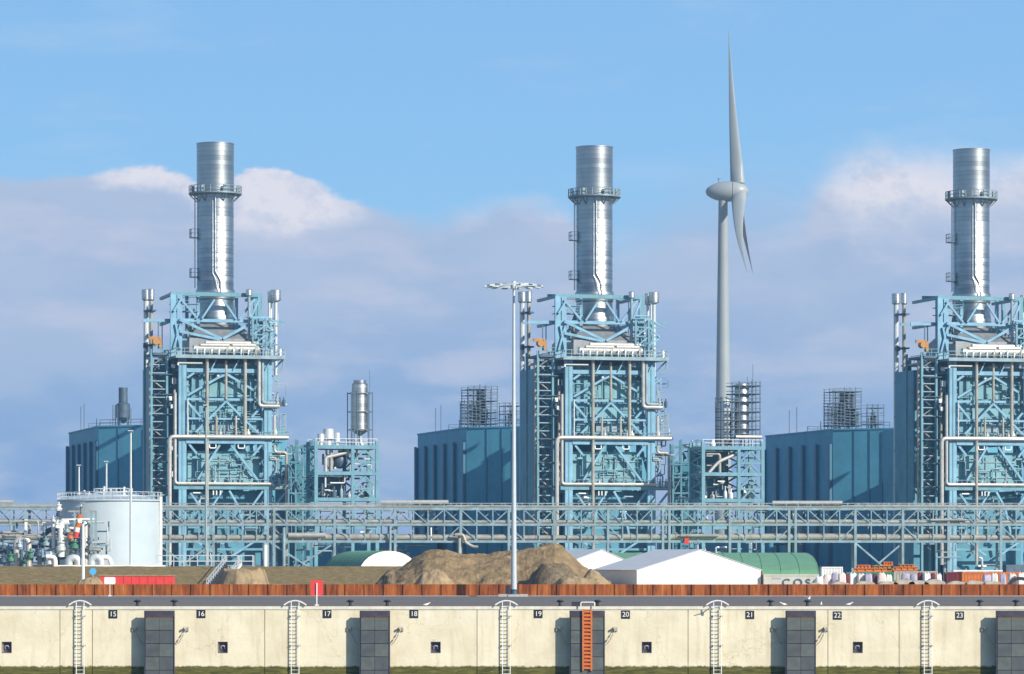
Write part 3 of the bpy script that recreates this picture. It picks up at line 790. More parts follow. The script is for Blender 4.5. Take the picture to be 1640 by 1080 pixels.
# steps down the berm
t = empty('berm_steps', (wx(346, 400), 396, 0), label='grey and white steps with handrails running down the grassy berm', cat='steps')
b = MB()
for k in range(14): b.box(-.45 - k * .02, .75 - k * .02, 1.0 + k * 2.2, 1.4 + k * 2.2 + .9, k * .205 - .02, k * .205 + .26)
b.build('tread', M['deckedge'], t)
MB().bar((-.75, .5, .35), (-1.0, 31, 3.15), .30, .5).build('stringer', M['black'], t)
MB().bar((1.0, .5, .35), (.8, 31, 3.15), .14, .35).build('stringer', M['white'], t)
b = MB(); b.rail([(-.75, .5, .5), (-.95, 31, 3.2)], 1.0, .07, 2.5); b.build('handrail', M['galv'], t)
b = MB(); b.rail([(1.0, .5, .5), (.8, 31, 3.2)], 1.0, .07, 2.5); b.build('handrail', M['galv'], t)
# white guard rail on the berm top
def top_at(px, D=434): return Vector((wx(px, D), D, BT - .05))
b = MB(); b.rail([top_at(250), top_at(405)], 1.35, .11, 1.55, 1); b.rail([top_at(250) + Vector((0, 2, 0)), top_at(405) + Vector((0, 2, 0))], 1.35, .09, 1.9, 1)
o = b.build('guard_rail', M['galv']); tag(o, 'white two-rail guard rail along the berm top below the first boiler tower', 'railing')
b = MB(); b.box(wx(90, 434), wx(262, 434), 433, 437, BT - .06, BT + .16); o = b.build('concrete_bund', M['cream']); tag(o, 'low pale concrete kerb on the berm in front of the white storage tank', 'bund')
# thin masts
def thin_mast(px, top, base, D, w, lb, mt='galv', head=False):
    zb = 0 if D < 396 or D > 448 else BT - .1
    t = empty('lamp_post', (wx(px, D), D, zb), label=lb, cat='lamp post')
    H = wz(top, D) - zb
    MB().lathe([(w, 0), (w * .65, H)], 10).build('pole', M[mt], t)
    MB().box(-.3, .3, -.55, .1, H, H + .12).build('lamp_head', M['galv'], t)
thin_mast(133, 836, 935, 386, .20, 'thick white post in front of the tank and tangled pipework', 'white')
thin_mast(209.5, 691, 905, 434, .17, 'tall thin grey lamp post standing in front of the white tank')
thin_mast(126.5, 746, 905, 505, .18, 'slim pale lamp post behind the far left side of the tank roof')
thin_mast(170.5, 740, 905, 505, .18, 'slim pale lamp post behind the middle of the tank roof')
thin_mast(330, 650, 905, 436, .15, 'slim pale lamp post in front of the first boiler tower above the berm steps', 'palesteel')
# windsock
D = 450.0
t = empty('windsock', (wx(129, D), D, 0), label='drooping orange and white windsock on a dark pole beside the tank', cat='windsock')
z1 = wz(812, D)
MB().bar((0, 0, 0), (0, 0, z1), .14).build('pole', M['darkmetal'], t)
b = MB(); b.lathe([(.02, -.25), (.20, 0), (.02, .25)], 10, (.12, 0, z1 + .05)); b.build('finial', M['white'], t)
sg = [(824, -.05), (831, -.22), (838, -.15), (845, -.42), (852, -.50), (861, -.62)]
for k, ((ya, xa), (yb, xb)) in enumerate(zip(sg, sg[1:])):
    MB().tube((xa, 0, wz(ya, D)), (xb, 0, wz(yb, D)), .36 + .04 * (k % 2), 10, .34).build('sock_band', M['orange' if k % 2 == 0 else 'cream'] if k != 4 else M['red'], t)

# ------------------------------------------------------------------ storage tank
TD = 484.0
s = F / TD; cx = wx(176, TD); tr = (258 - 94) / 2 / s; th = wz(801, TD)
t = empty('storage_tank', (cx, TD, 0), label='big white cylindrical storage tank with a shallow dome roof and handrail', cat='tank')
b = MB(); prof = []
nb = 7
for k in range(nb):
    prof += [(tr - .01 * k, th * k / nb), (tr - .01 * k, th * (k + 1) / nb - .001)]
b.lathe(prof, 64); b.build('shell', M['tank'], t)
zt = wz(789, TD)
b = MB(); b.lathe([(tr + .16, th - .18), (tr + .16, th + .002), (tr - .1, th + .01), (tr * .7, th + (zt - th) * .55), (tr * .35, th + (zt - th) * .9), (.5, zt), (.02, zt + .02)], 64); b.build('roof', M['tank'], t)
b = MB()
pp = [((tr + .1) * math.cos(2 * PI * k / 40), (tr + .1) * math.sin(2 * PI * k / 40), th) for k in range(41)]
b.rail(pp, 1.0, .06, 1.0); b.build('handrail', M['galv'], t)
b = MB(); pc = [(2.4 * math.cos(2 * PI * k / 16) + .5, 2.4 * math.sin(2 * PI * k / 16) - 2, th + .5) for k in range(17)]
b.rail(pc, 1.0, .05, 1.0)
for k in range(9): x_ = rnd.uniform(-4, 4); b.tube((x_, rnd.uniform(-5, -1), th + .2), (x_, -3, th + rnd.uniform(1, 1.7)), rnd.uniform(.08, .18), 8)
b.build('roof_fitting', M['galv'], t)
b = MB()
for k in range(22):
    a = R(180 + k * 3.2); c_, s_ = math.cos(a), math.sin(a); z = k * th / 22
    b.box(c_ * (tr + .5) - .35, c_ * (tr + .5) + .35, s_ * (tr + .5) - .35, s_ * (tr + .5) + .35, z, z + .06)
b.build('spiral_stair', M['galv'], t)
b = MB(); b.box(tr - .1, tr + .25, -1.2, -.8, 0, th + .4); b.build('downpipe', M['white'], t)

# ------------------------------------------------------------------ pipework beside the tank
PD = 458.0
def PP(px, py, dy=0): return pos(px, py, PD) + Vector((0, dy, 0))
t = empty('process_pipework', (wx(90, PD), PD, 0), label='tangled white and grey process pipework with valves in front of the tank', cat='pipework')
O = Vector(t.location)
def loc(p): return Vector(p) - O
def ppipe(pts, r, m='pipe', dy=0):
    MB().pipe([loc(PP(x, y, dy)) for x, y in pts], r, 12, r * 2.5).build('pipe', M[m], t)
for pts, r, m, dy in [
    ([(26, 915), (26, 862), (46, 862), (46, 915)], .38, 'pipe', 0),
    ([(-40, 861), (22, 861)], .30, 'tanpipe', 2), ([(-40, 853), (40, 853)], .2, 'tanpipe', 4),
    ([(98, 892), (98, 838), (110, 836)], .42, 'white', 0), ([(134, 915), (134, 838), (128, 838)], .50, 'pipe', 1.5),
    ([(112, 915), (112, 894), (127, 894), (127, 915)], .50, 'galv', -1), ([(148, 915), (148, 893), (163, 893), (163, 915)], .50, 'galv', -1),
    ([(165, 893), (176, 893), (180, 905)], .3, 'cream', -1), ([(76, 892), (90, 892), (90, 915)], .30, 'cream', -1),
    ([(66, 850), (66, 838), (84, 838), (84, 905)], .22, 'white', 1), ([(92, 838), (92, 816)], .14, 'galv', 0),
    ([(54, 892), (70, 850), (90, 846)], .35, 'darkmetal', 2), ([(60, 905), (60, 870), (80, 866)], .3, 'palesteel', 2),
    ([(104, 905), (104, 846), (118, 846), (118, 905)], .18, 'white', 2), ([(92, 866), (150, 864)], .16, 'tanpipe', 2),
    ([(70, 880), (100, 880)], .25, 'palesteel', 1), ([(110, 880), (162, 881)], .2, 'tanpipe', 0), ([(140, 836), (140, 878)], .25, 'tanpipe', 3),
    ([(12, 915), (12, 872), (-6, 872)], .25, 'palesteel', 1), ([(36, 915), (36, 880)], .2, 'darkmetal', -1), ([(2, 915), (2, 885), (20, 885)], .22, 'galv', 3)]:
    ppipe(pts, r, m, dy)
for px, py, r, m in [(95, 813, .42, 'white'), (96, 821, .45, 'darkmetal'), (86, 832, .3, 'galv'), (92, 842, .3, 'white'), (98, 874, .6, 'galv'), (74, 868, .45, 'palesteel'), (113, 858, .4, 'orange'), (108, 848, .35, 'palesteel'),
                     (120, 872, .5, 'green'), (124, 884, .4, 'darkmetal'), (143, 866, .35, 'darkmetal'), (62, 884, .5, 'darkmetal'), (50, 888, .45, 'green'), (82, 896, .6, 'cream'), (32, 872, .35, 'galv'), (18, 893, .45, 'green'), (6, 895, .45, 'darkmetal'), (40, 897, .4, 'green')]:
    b = MB(); c = loc(PP(px, py, -.4)); b.lathe([(r * .4, -r * 1.2), (r, -r), (r, -r * .3), (r * .55, 0), (r * .55, r * .5), (r * .9, r * .6), (r * .9, r * .8), (.08, r), (.08, r * 1.7)], 12, c); b.build('valve', M[m], t)
for (xa, ya, xb, yb, m, w_) in [(145, 818, 145, 912, 'palesteel', .26), (152, 818, 152, 912, 'palesteel', .26), (108, 819, 152, 819, 'tanpipe', .2), (98, 832, 152, 831, 'cream', .2), (118, 819, 118, 912, 'palesteel', .2), (86, 836, 86, 912, 'palesteel', .2),
                                (108, 882, 162, 882, 'cream', .18), (64, 845, 100, 832, 'galv', .16), (40, 832, 40, 862, 'white', .3), (60, 860, 110, 860, 'palesteel', .16), (70, 912, 70, 850, 'palesteel', .18)]:
    MB().bar(loc(PP(xa, ya, 1)), loc(PP(xb, yb, 1)), w_).build('frame_member', M[m], t)
def clutter(parent, x0, x1, y0, y1, z0, z1, n, seed, mats=('palesteel', 'darkmetal', 'pipe', 'galv', 'teal'), rmax=.22, rmin=.06):
    """short runs of pipe, each its own part, filling a machinery volume"""
    q = random.Random(seed)
    for k in range(n):
        p = Vector((q.uniform(x0, x1), q.uniform(y0, y1), q.uniform(z0, z1))); r = q.uniform(rmin, rmax)
        a = q.choice((0, 1, 2)); l = q.uniform(.8, 3.5)
        pts = [p]
        dirs = [Vector((1, 0, 0)), Vector((0, 0, 1)), Vector((0, 1, 0))]
        for j in range(q.choice((1, 2, 3))):
            dv = dirs[(a + j) % 2 if q.random() < .85 else 2] * l * q.choice((-1, 1)) * q.uniform(.4, 1)
            e = pts[-1] + dv
            e.x = min(max(e.x, x0), x1); e.z = min(max(e.z, z0), z1); e.y = min(max(e.y, y0), y1)
            if (e - pts[-1]).length > r * 3: pts.append(e)
        if len(pts) > 1: MB().pipe(pts, r, 8).build('pipe', M[q.choice(mats)], parent)
clutter(t, -8, 6.5, -1, 4, 3.2, 8.5, 34, 5, ('palesteel', 'darkmetal', 'galv', 'darkmetal', 'tanpipe'), .16)
clutter(t, -8.5, 5, 2, 6, 2.5, 6.5, 44, 6, ('darkmetal', 'sidecasing', 'darkmetal', 'palesteel'), .3, .08)

# ------------------------------------------------------------------ pipe rack
RD = 505.0
rack = empty('pipe_rack', (0, RD, 0), label='long two-level steel pipe rack crossing the whole width below the boiler towers', cat='pipe rack')
def rx(px): return wx(px, RD)
def rz_(py): return wz(py, RD)
majors = [-560, -460, -360, -260, -160, -60, 41, 148, 249, 342, 434, 536, 633, 738, 815, 888, 974, 1067, 1169, 1269, 1370, 1446, 1519, 1603, 1700, 1800, 1900, 2000, 2100]
ZT, ZM, ZB = rz_(815), rz_(840.5), rz_(867.5)
x0, x1 = rx(-560), rx(2100)
for dy in (0, 4.2):
    for z_, h in ((ZT, .34), (ZM, .32), (ZB, .34)): MB().box(x0, x1, dy - .14, dy + .14, z_ - h / 2, z_ + h / 2).build('chord', M['palesteel'], rack)
for i, px in enumerate(majors):
    for dy in (0, 4.2):
        dbl = px in (434, 1067, 1269)
        for q in ((-.45, .45) if dbl else (0,)):
            MB().box(rx(px) + q - .17, rx(px) + q + .17, dy - .17, dy + .17, 0, ZT + .1).build('column', M['palesteel'], rack)
cx_list = []
for i, (a, c) in enumerate(zip(majors, majors[1:])):
    if c < -260 or a > 1900: continue
    n = 4 if c - a > 80 else 3
    xs = [rx(a + (c - a) * k / n) for k in range(n + 1)]
    vis = -20 < a < 1640
    for k in range(1, n):
        MB().box(xs[k] - .075, xs[k] + .075, -.07, .07, ZB + .1, ZT - .1).build('post', M['palesteel'], rack)
    # diagonals and the rear frame of the bay
    dg = MB(); rear = MB()
    for k in range(n):
        up = (k >= n / 2) if i % 3 else (k % 2 == 0)
        p, q = ((xs[k], .0, ZM + .1), (xs[k + 1], .0, ZT - .1)) if up else ((xs[k], .0, ZT - .1), (xs[k + 1], .0, ZM + .1))
        dg.bar(p, q, .13)
        if k in (0, n - 1) and rnd.random() < .6:
            p, q = ((xs[k], .0, ZB + .1), (xs[k + 1], .0, ZM - .1)) if k else ((xs[k], .0, ZM - .1), (xs[k + 1], .0, ZB + .1))
            dg.bar(p, q, .13)
        rear.bar((xs[k], 4.2, ZB), (xs[k], 4.2, ZT), .14); rear.bar((xs[k], 4.2, ZM), (xs[k + 1], 4.2, ZT), .11) if k % 2 else rear.bar((xs[k], 4.2, ZT), (xs[k + 1], 4.2, ZM), .11)
        for z_ in (ZT, ZM, ZB): rear.box(xs[k] - .08, xs[k] + .08, .15, 4.05, z_ - .10, z_ + .08)
    dg.build('diagonal', M['palesteel'], rack); rear.build('rear_truss', M['palesteel'], rack)
    # pipes on the racks, one length per bay with small gaps in height and finish
for lvl, zz, specs in ((0, ZM + .16, [(.3, .26, 'tanpipe'), (1.0, .16, 'tanpipe'), (1.6, .30, 'palesteel'), (2.5, .22, 'pipe'), (3.4, .25, 'tanpipe')]),
                       (1, ZB + .17, [(.45, .44, 'tanpipe'), (1.4, .30, 'pipe'), (2.1, .2, 'palesteel'), (2.9, .38, 'tanpipe'), (3.6, .2, 'palesteel')]),
                       (2, ZT + .16, [(1.2, .17, 'tanpipe'), (2.2, .2, 'pipe'), (3.2, .15, 'palesteel')])):
    for dy, r, m in specs:
        cuts = [x0] + [rx(p) for p in (249, 434, 633, 815, 974, 1169, 1370, 1519, 1700)] + [x1]
        for a, c in zip(cuts, cuts[1:]):
            if rnd.random() < .1 and lvl == 0: continue
            rr = r * rnd.uniform(.8, 1.15)
            b = MB(); b.tube((a + .02, dy, zz + rr), (c - .02, dy, zz + rr), rr, 12)
            x = a + rnd.uniform(1, 4)
            while x < c - .5: b.tube((x, dy, zz + rr), (x + .16, dy, zz + rr), rr * 1.18, 12); x += rnd.uniform(5, 9)
            b.build('pipe', M[m], rack)
def rackpipe(pts, r, m, dy=-.0): MB().pipe([(rx(x), dy, rz_(y)) for x, y in pts], r, 12).build('pipe', M[m], rack)
rackpipe([(610, 804.5), (718, 804.5)], .32, 'pipe', 1); rackpipe([(1238, 805.5), (1350, 805.5)], .30, 'pipe', 1); rackpipe([(-120, 804), (20, 804)], .3, 'pipe', 1)
rackpipe([(462, 857.5), (522, 857.5)], .36, 'pipe', -.02); rackpipe([(725, 857), (740, 857), (744, 868), (758, 876), (766, 876)], .20, 'tanpipe', -.6); rackpipe([(736, 905), (736, 862)], .22, 'tanpipe', -.7)
rackpipe([(1090, 858), (1150, 858)], .22, 'tanpipe', -.3); rackpipe([(1490, 833), (1548, 833)], .16, 'tanpipe', -.2); rackpipe([(625, 905), (625, 842), (640, 842)], .18, 'palesteel', -.5)
rackpipe([(425, 915), (425, 873)], .28, 'white', -.3); rackpipe([(455, 915), (455, 845)], .22, 'palesteel', -.4); rackpipe([(1498, 893), (1538, 893)], .12, 'palesteel', -.5)
b = MB(); b.rail([(x0, -.15, ZT + .2), (x1, -.15, ZT + .2)], .55, .09, 1.7, 0); b.build('handrail', M['palesteel'], rack)
b = MB()
for k in range(110):
    x = rx(-60 + k * 16.3); b.box(x - .12, x + .12, -.2, -.06, ZT + .60, ZT + .72)
b.build('rail_lamp', M['tanpipe'], rack)
o = MB()
def xbrace(a, c):
    b = MB(); b.bar((rx(a), -.02, ZB - .2), (rx(c), -.02, .3), .22); b.bar((rx(a), .22, .3), (rx(c), .22, ZB - .2), .22); b.build('diagonal', M['palesteel'], rack)
xbrace(434, 536); xbrace(1370, 1446); xbrace(41, 148); xbrace(815, 888); xbrace(249, 342)
clutter(rack, rx(462), rx(700), .2, 4, ZB - 1.2, ZT - .2, 34, 11, ('palesteel', 'galv', 'tanpipe'), .13, .05)
clutter(rack, rx(1070), rx(1290), .2, 4, ZB - .5, ZT - .2, 26, 12, ('palesteel', 'galv', 'tanpipe', 'darkmetal'), .13, .05)
clutter(rack, rx(1500), rx(1560), .2, 4, ZB - 1.5, ZT - .2, 12, 13, ('palesteel', 'galv'), .13, .05)
MB().box(rx(1096), rx(1103), -.6, -.3, rz_(872), rz_(862)).build('warning_sign', M['red'], rack)
MB().pipe([(rx(729), -.8, rz_(857)), (rx(742), -.8, rz_(856)), (rx(745), -.8, rz_(866))], .24, 10).build('pipe_elbow', M['tanpipe'], rack)

# ------------------------------------------------------------------ boiler towers
UD = 580.0; UC = 361.0
CP, SP = math.cos(PHI), math.sin(PHI)
def U(px, v=0.0): return ((px - 820) / F * (UD + v * CP) - (UC - 820) / F * UD + v * SP) / CP
def Zp(py, v=0.0): return CH + (HZ - py) / F * (UD + v * CP)
def boiler():
    t = empty('boiler_tower', ((UC - 820) / F * UD, UD, 0), PHI, group='blue steel boiler towers with silver chimneys')
    def part(b, name, m, par=None, **k): return b.build(name, M[m], par or t, **k)
    def beam(pa, pb, v, w, m='blue', name='beam', h=None, vb=None):
        part(MB().bar((U(pa[0], v), v, Zp(pa[1], v)), (U(pb[0], v if vb is None else vb), v if vb is None else vb, Zp(pb[1], v)), w, h), name, m)
    def pipe(pts, v, r, m='pipe', n=10):
        part(MB().pipe([(U(x, v), v, Zp(y, v)) for x, y in pts], r, n), 'pipe', m)
    uL, uR = U(293.5), U(427.5); DEP = 20.0
    # casing
    a, c = U(303), U(420)
    part(MB().box(a, c, 1.6, DEP, Zp(697), Zp(584)), 'casing', 'casing', smooth=False)
    part(MB().box(a + .2, c - .2, 1.8, DEP, Zp(782), Zp(722)), 'casing', 'casing', smooth=False)
    part(MB().box(a - .3, c + .3, 3.4, DEP, 0.2, Zp(786)), 'lower_casing', 'sidecasing', smooth=False)  # dark colour puts the shadow under the deck into this casing
    b = MB()
    for py in (606, 617, 628, 640, 650, 660, 671, 682, 692): b.box(a - .1, c + .1, 1.42, 1.598, Zp(py) - .11, Zp(py) + .11)
    for k in range(9):
        u = a + (c - a) * (k + .5) / 9; b.box(u - .09, u + .09, 1.36, 1.597, Zp(696), Zp(585))
    part(b, 'stiffener', 'casing', smooth=False)
    for (xa, xb, ya, yb, m) in ((336, 388, 612, 636, 'casing'), (330, 396, 644, 668, 'casing'), (340, 384, 676, 690, 'palesteel'), (308, 326, 604, 690, 'teal'), (398, 416, 606, 692, 'teal')):
        part(MB().box(U(xa, 1), U(xb, 1), 1.15, 1.34, Zp(yb, 1), Zp(ya, 1)), 'access_panel', m, smooth=False)
    # lower inlet duct with rounded corners
    b = MB(); x0_, x1_, z0_, z1_ = U(318), U(404), Zp(774), Zp(726); rr = 1.1; pts = []
    for cx_, cz_, a0 in ((x1_ - rr, z1_ - .1 - rr, 0), (x0_ + rr, z1_ - .1 - rr, 90), (x0_ + rr, z0_ + rr, 180), (x1_ - rr, z0_ + rr, 270)):
        for k in range(6): g = R(a0 + 18 * k); pts.append((cx_ + rr * math.cos(g), cz_ + rr * math.sin(g)))
    n = len(pts); b.v = [(x, .7, z) for x, z in pts] + [(x, 1.78, z) for x, z in pts]
    b.f = [tuple(range(n)), tuple(reversed(range(n, 2 * n)))] + [(k, k + n, (k + 1) % n + n, (k + 1) % n) for k in range(n)]
    part(b, 'inlet_duct', 'casing', smooth=False)
    b = MB()
    for py in (738, 752, 763): b.box(x0_ + .3, x1_ - .3, .55, .69, Zp(py) - .1, Zp(py) + .1)
    for px in (336, 352, 370, 386): b.box(U(px) - .08, U(px) + .08, .5, .689, z0_ + .4, z1_ - .4)
    part(b, 'stiffener', 'palesteel', smooth=False)
    for k in range(14):
        x = rnd.uniform(306, 416); y = rnd.choice((692, 772, 770, 600, 640)); b = MB(); r = rnd.uniform(.15, .32)
        b.lathe([(r, 0), (r, r * 2), (r * .5, r * 2.4), (r * .5, r * 3.2), (r * .8, r * 3.3), (r * .8, r * 3.6)], 10, (U(x), rnd.uniform(.3, .9), Zp(y + 6))); part(b, 'valve', rnd.choice(('white', 'cream', 'galv', 'darkmetal')))
    part(MB().box(a - 2.2, c + 8, DEP + .6, DEP + 8, .1, Zp(686, DEP + 8)), 'rear_casing_sun_block', 'hall', smooth=False)  # rear duct, widened sideways to keep sun off the hall front
    # side cladding ribs (darker colour puts in the shade of the left side)
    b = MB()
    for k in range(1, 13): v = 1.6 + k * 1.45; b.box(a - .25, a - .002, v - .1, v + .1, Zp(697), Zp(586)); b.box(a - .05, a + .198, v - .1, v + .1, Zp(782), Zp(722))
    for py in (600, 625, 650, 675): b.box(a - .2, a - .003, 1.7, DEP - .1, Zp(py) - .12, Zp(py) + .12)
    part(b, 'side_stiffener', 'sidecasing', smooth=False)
    # main columns
    for u in (uL, uR):
        part(MB().box(u - .62, u + .62, -.35, .45, 0, Zp(574)), 'column', 'blue', smooth=False)
        part(MB().box(u - .12, u + .12, -.42, -.352, 0, Zp(576)), 'column_web', 'teal')
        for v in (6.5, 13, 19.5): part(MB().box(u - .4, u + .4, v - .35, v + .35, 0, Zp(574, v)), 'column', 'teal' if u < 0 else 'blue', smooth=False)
    for v0, v1 in ((0, 6.5), (6.5, 13), (13, 19.5)):
        for k, (ya, yb) in enumerate(((592, 640), (640, 700), (706, 778), (786, 860))):
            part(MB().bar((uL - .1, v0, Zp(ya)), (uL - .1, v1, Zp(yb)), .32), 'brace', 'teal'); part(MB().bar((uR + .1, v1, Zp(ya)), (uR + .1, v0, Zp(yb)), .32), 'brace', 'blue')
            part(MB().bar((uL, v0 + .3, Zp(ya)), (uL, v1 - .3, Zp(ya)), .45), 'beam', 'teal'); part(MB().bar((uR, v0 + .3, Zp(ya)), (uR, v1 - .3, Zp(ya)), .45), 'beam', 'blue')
    # front beams
    beam((300, 594), (421, 594), 0, .62); beam((300, 598.5), (421, 598.5), .25, .2)
    beam((301, 640), (421, 640), .1, .38); beam((301, 671), (421, 671), .1, .30)
    beam((299, 707), (422, 707), -.1, .75, h=.78); beam((280, 781), (459, 781), -.1, .6, 'teal', h=.62)
    beam((301, 733), (421, 733), .9, .3, 'casing')
    for pa, pb in (((302, 634), (350, 605)), ((364, 599), (350, 605)), ((362, 599), (408, 626)), ((302, 645), (322, 668)), ((314, 693), (362, 643)), ((362, 643), (420, 701)), ((420, 648), (402, 668)),
                   ((352, 713), (318, 768)), ((370, 713), (414, 772)), ((304, 712), (316, 727)), ((418, 712), (404, 730)), ((301, 606), (312, 598)), ((420, 606), (410, 598))):
        beam(pa, pb, -.05, .34, name='brace')
    for pa, pb in (((340, 812), (356, 786)), ((382, 812), (367, 786)), ((402, 812), (420, 786)), ((306, 790), (322, 812)), ((340, 812), (330, 870)), ((382, 812), (395, 870)), ((437, 812), (455, 789)), ((305, 860), (350, 890)), ((418, 860), (372, 890))):
        beam(pa, pb, .0, .32, name='brace')
    beam((300, 880), (422, 880), .1, .35, 'teal'); beam((300, 845), (422, 845), .6, .3, 'teal')
    # outer left tower of stairs
    tw = MB(); v0, v1 = 1.4, 4.2
    for px in (272, 248): 
        for v in (v0, v1 + (0 if px > 260 else 4)): part(MB().bar((U(px), v, 0), (U(px), v, Zp(560)), .34), 'column', 'teal')
    for k, py in enumerate(range(572, 880, 13)):
        z = Zp(py); zn = Zp(py + 13)
        part(MB().bar((U(249), v0 + .1, z), (U(271), v0 + .1, z), .16), 'tower_rung', 'palesteel')
        p, q = ((U(251), v0 + .5, z), (U(269), v0 + .9, zn)) if k % 2 else ((U(269), v0 + .5, z), (U(251), v0 + .9, zn))
        part(MB().bar(p, q, .5, .12), 'stair_flight', 'tanpipe' if k % 3 == 0 else 'darkmetal')
        b = MB(); b.box(U(250), U(254), v0 + .3, v1, z - .06, z + .04); b.box(U(266), U(270), v0 + .3, v1, z - .06, z + .04); part(b, 'landing', 'darkmetal')
    part(MB().bar((U(260), v1 + .4, 0), (U(260), v1 + .4, Zp(575)), .5), 'cable_riser', 'darkmetal')
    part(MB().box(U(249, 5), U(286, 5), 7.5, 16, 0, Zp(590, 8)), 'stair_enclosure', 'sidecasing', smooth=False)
    for py in (600, 632, 664, 702, 740, 778): 
        b = MB(); b.box(U(250), uL - .3, .9, 1.3, Zp(py) - .08, Zp(py) + .04); part(b, 'walkway', 'darkmetal')
        beam((286, py - 6), (300, py + 9), 1.5, .2, name='brace')
    for px, ya, yb in ((281, 605, 770), (243, 575, 870)): pipe([(px, ya), (px, yb)], 3.0, .22, 'tanpipe')
    for k in range(12): b = MB(); z = Zp(rnd.uniform(590, 780)); u = U(rnd.uniform(274, 284)); b.box(u - .25, u + .25, .8, 1.4, z, z + rnd.uniform(.4, 1)); part(b, 'junction_box', rnd.choice(('white', 'galv', 'darkmetal')))
    # pipes on the front
    pipe([(274, 905), (274, 700), (460, 700)], -.9, .32)
    pipe([(282.5, 630), (282.5, 775), (436, 775)], -.6, .24)
    pipe([(287, 586), (287, 582), (325, 582)], -.6, .16, 'cream'); pipe([(302, 700), (302, 640)], -.7, .12, 'galv')
    pipe([(332.5, 905), (332.5, 574)], -.75, .26, 'tanpipe'); pipe([(392, 698), (392, 574)], -.7, .28, 'tanpipe'); pipe([(362, 640), (362, 578)], -.2, .22, 'tanpipe')
    pipe([(414, 574), (414, 650), (446, 650)], -.9, .27); pipe([(419.5, 574), (419.5, 645), (440, 645)], -.7, .24, 'palesteel')
    pipe([(347, 698), (347, 666)], -.6, .18, 'tanpipe'); pipe([(377.5, 698), (377.5, 666)], -.6, .18, 'tanpipe')
    pipe([(346, 712), (346, 718), (336, 718), (336, 712)], -.5, .10, 'cream'); pipe([(391, 712), (391, 718), (381, 718), (381, 712)], -.5, .10, 'cream')
    pipe([(438, 698), (438, 664)], -.4, .24, 'pipe'); pipe([(438, 712), (438, 724), (457, 724), (457, 905)], -.4, .24, 'tanpipe'); pipe([(430, 733), (441, 733), (441, 755), (436, 762)], -.4, .2, 'palesteel')
    pipe([(434, 727), (466, 727)], .2, .16, 'palesteel'); pipe([(310, 790), (325, 790)], .3, .14, 'galv')
    for px in (342, 347, 353): pipe([(px, 786), (px, 793)], -.5, .12, 'white')
    # right side galleries
    for py, xa, xb in ((701.5, 430, 462), (781, 430, 462), (735, 430, 446), (651, 432, 446)):
        b = MB(); b.box(U(xa), U(xb), -.6, 5, Zp(py) - .16, Zp(py) - .02); part(b, 'gallery', 'tanpipe')
        b = MB(); b.rail([(U(xa), -.55, Zp(py)), (U(xb), -.55, Zp(py)), (U(xb), 4.8, Zp(py))], 1.1, .07, 1.2); part(b, 'handrail', 'palesteel')
    b = MB(); b.rail([(U(447), -.2, Zp(700)), (U(456), -.2, Zp(700)), (U(456), 2, Zp(700))], 3.8, .08, .7, 2); part(b, 'ladder_cage', 'palesteel')
    b = MB(); b.ladder(U(442), .3, Zp(780), Zp(600), .6, .08, .4); part(b, 'ladder', 'palesteel')
    for ya, yb in ((600, 612), (612, 602), (655, 668), (712, 728), (742, 760)): beam((434, ya), (445, yb), .1, .18, name='brace')
    for k in range(8):
        u = U(rnd.uniform(438, 458)); py = rnd.choice((700, 780, 734, 650)); b = MB(); b.lathe([(.2, 0), (.28, .3), (.28, 1), (.1, 1.2), (.1, 1.5)], 10, (u, rnd.uniform(0, 3), Zp(py))); part(b, 'valve', rnd.choice(('galv', 'white', 'darkmetal')))
    # deck rails on the two front galleries
    b = MB(); b.rail([(U(300), -.5, Zp(778)), (U(432), -.5, Zp(778))], 1.0, .06, 1.6); part(b, 'handrail', 'palesteel')
    b = MB(); b.rail([(U(300), -.5, Zp(702)), (U(432), -.5, Zp(702))], 1.0, .06, 1.6); part(b, 'handrail', 'palesteel')
    # top platform
    pz = Zp(571)
    part(MB().box(U(281), U(452), -1.7, 19.5, pz - .35, pz - .02), 'top_platform', 'palesteel', smooth=False)
    part(MB().box(U(281) - .03, U(452) + .03, -1.78, -1.702, pz - .42, pz + .12), 'toe_board', 'palesteel', smooth=False)
    b = MB(); b.rail([(U(281), 15, pz), (U(281), -1.65, pz), (U(452), -1.65, pz), (U(452), 15, pz)], 1.15, .08, 1.3); part(b, 'handrail', 'palesteel')
    for px in (345, 380, 430): beam((px - 6, 592), (px + 2, 576), -.6, .16, name='brace')
    part(MB().bar((U(436), 0, Zp(592)), (U(451), -1, Zp(574)), .22), 'brace', 'blue')
    part(MB().pipe([(U(451), -1, Zp(573)), (U(450), -1, Zp(588)), (U(441), -1, Zp(596))], .14, 8), 'pipe', 'palesteel')
    # silver drums on the platform
    for (xa, xb, py, r, v) in ((311, 413, 559.5, .62, .6), (330, 412, 550, .42, 1.6), (322, 366, 553.5, .30, .2), (372, 408, 553, .30, .3)):
        b = MB(); u0, u1, z = U(xa, v), U(xb, v), Zp(py, v); b.tube((u0, v, z), (u1, v, z), r, 16); b.tube((u0 - .15, v, z), (u0, v, z), r * .6, 16, r); b.tube((u1, v, z), (u1 + .15, v, z), r, 16, r * .6)
        x = u0 + 1.2
        while x < u1 - .5: b.tube((x, v, z), (x + .14, v, z), r * 1.07, 16); x += 1.7
        part(b, 'steam_drum', 'pipe')
    for k in range(9):
        x = 316 + k * 11.5; b = MB(); b.pipe([(U(x), -.3, Zp(569)), (U(x), -.3, Zp(rnd.uniform(556, 562))), (U(x + 4), .2, Zp(557))], .14, 8); part(b, 'pipe', rnd.choice(('galv', 'pipe', 'tanpipe')))
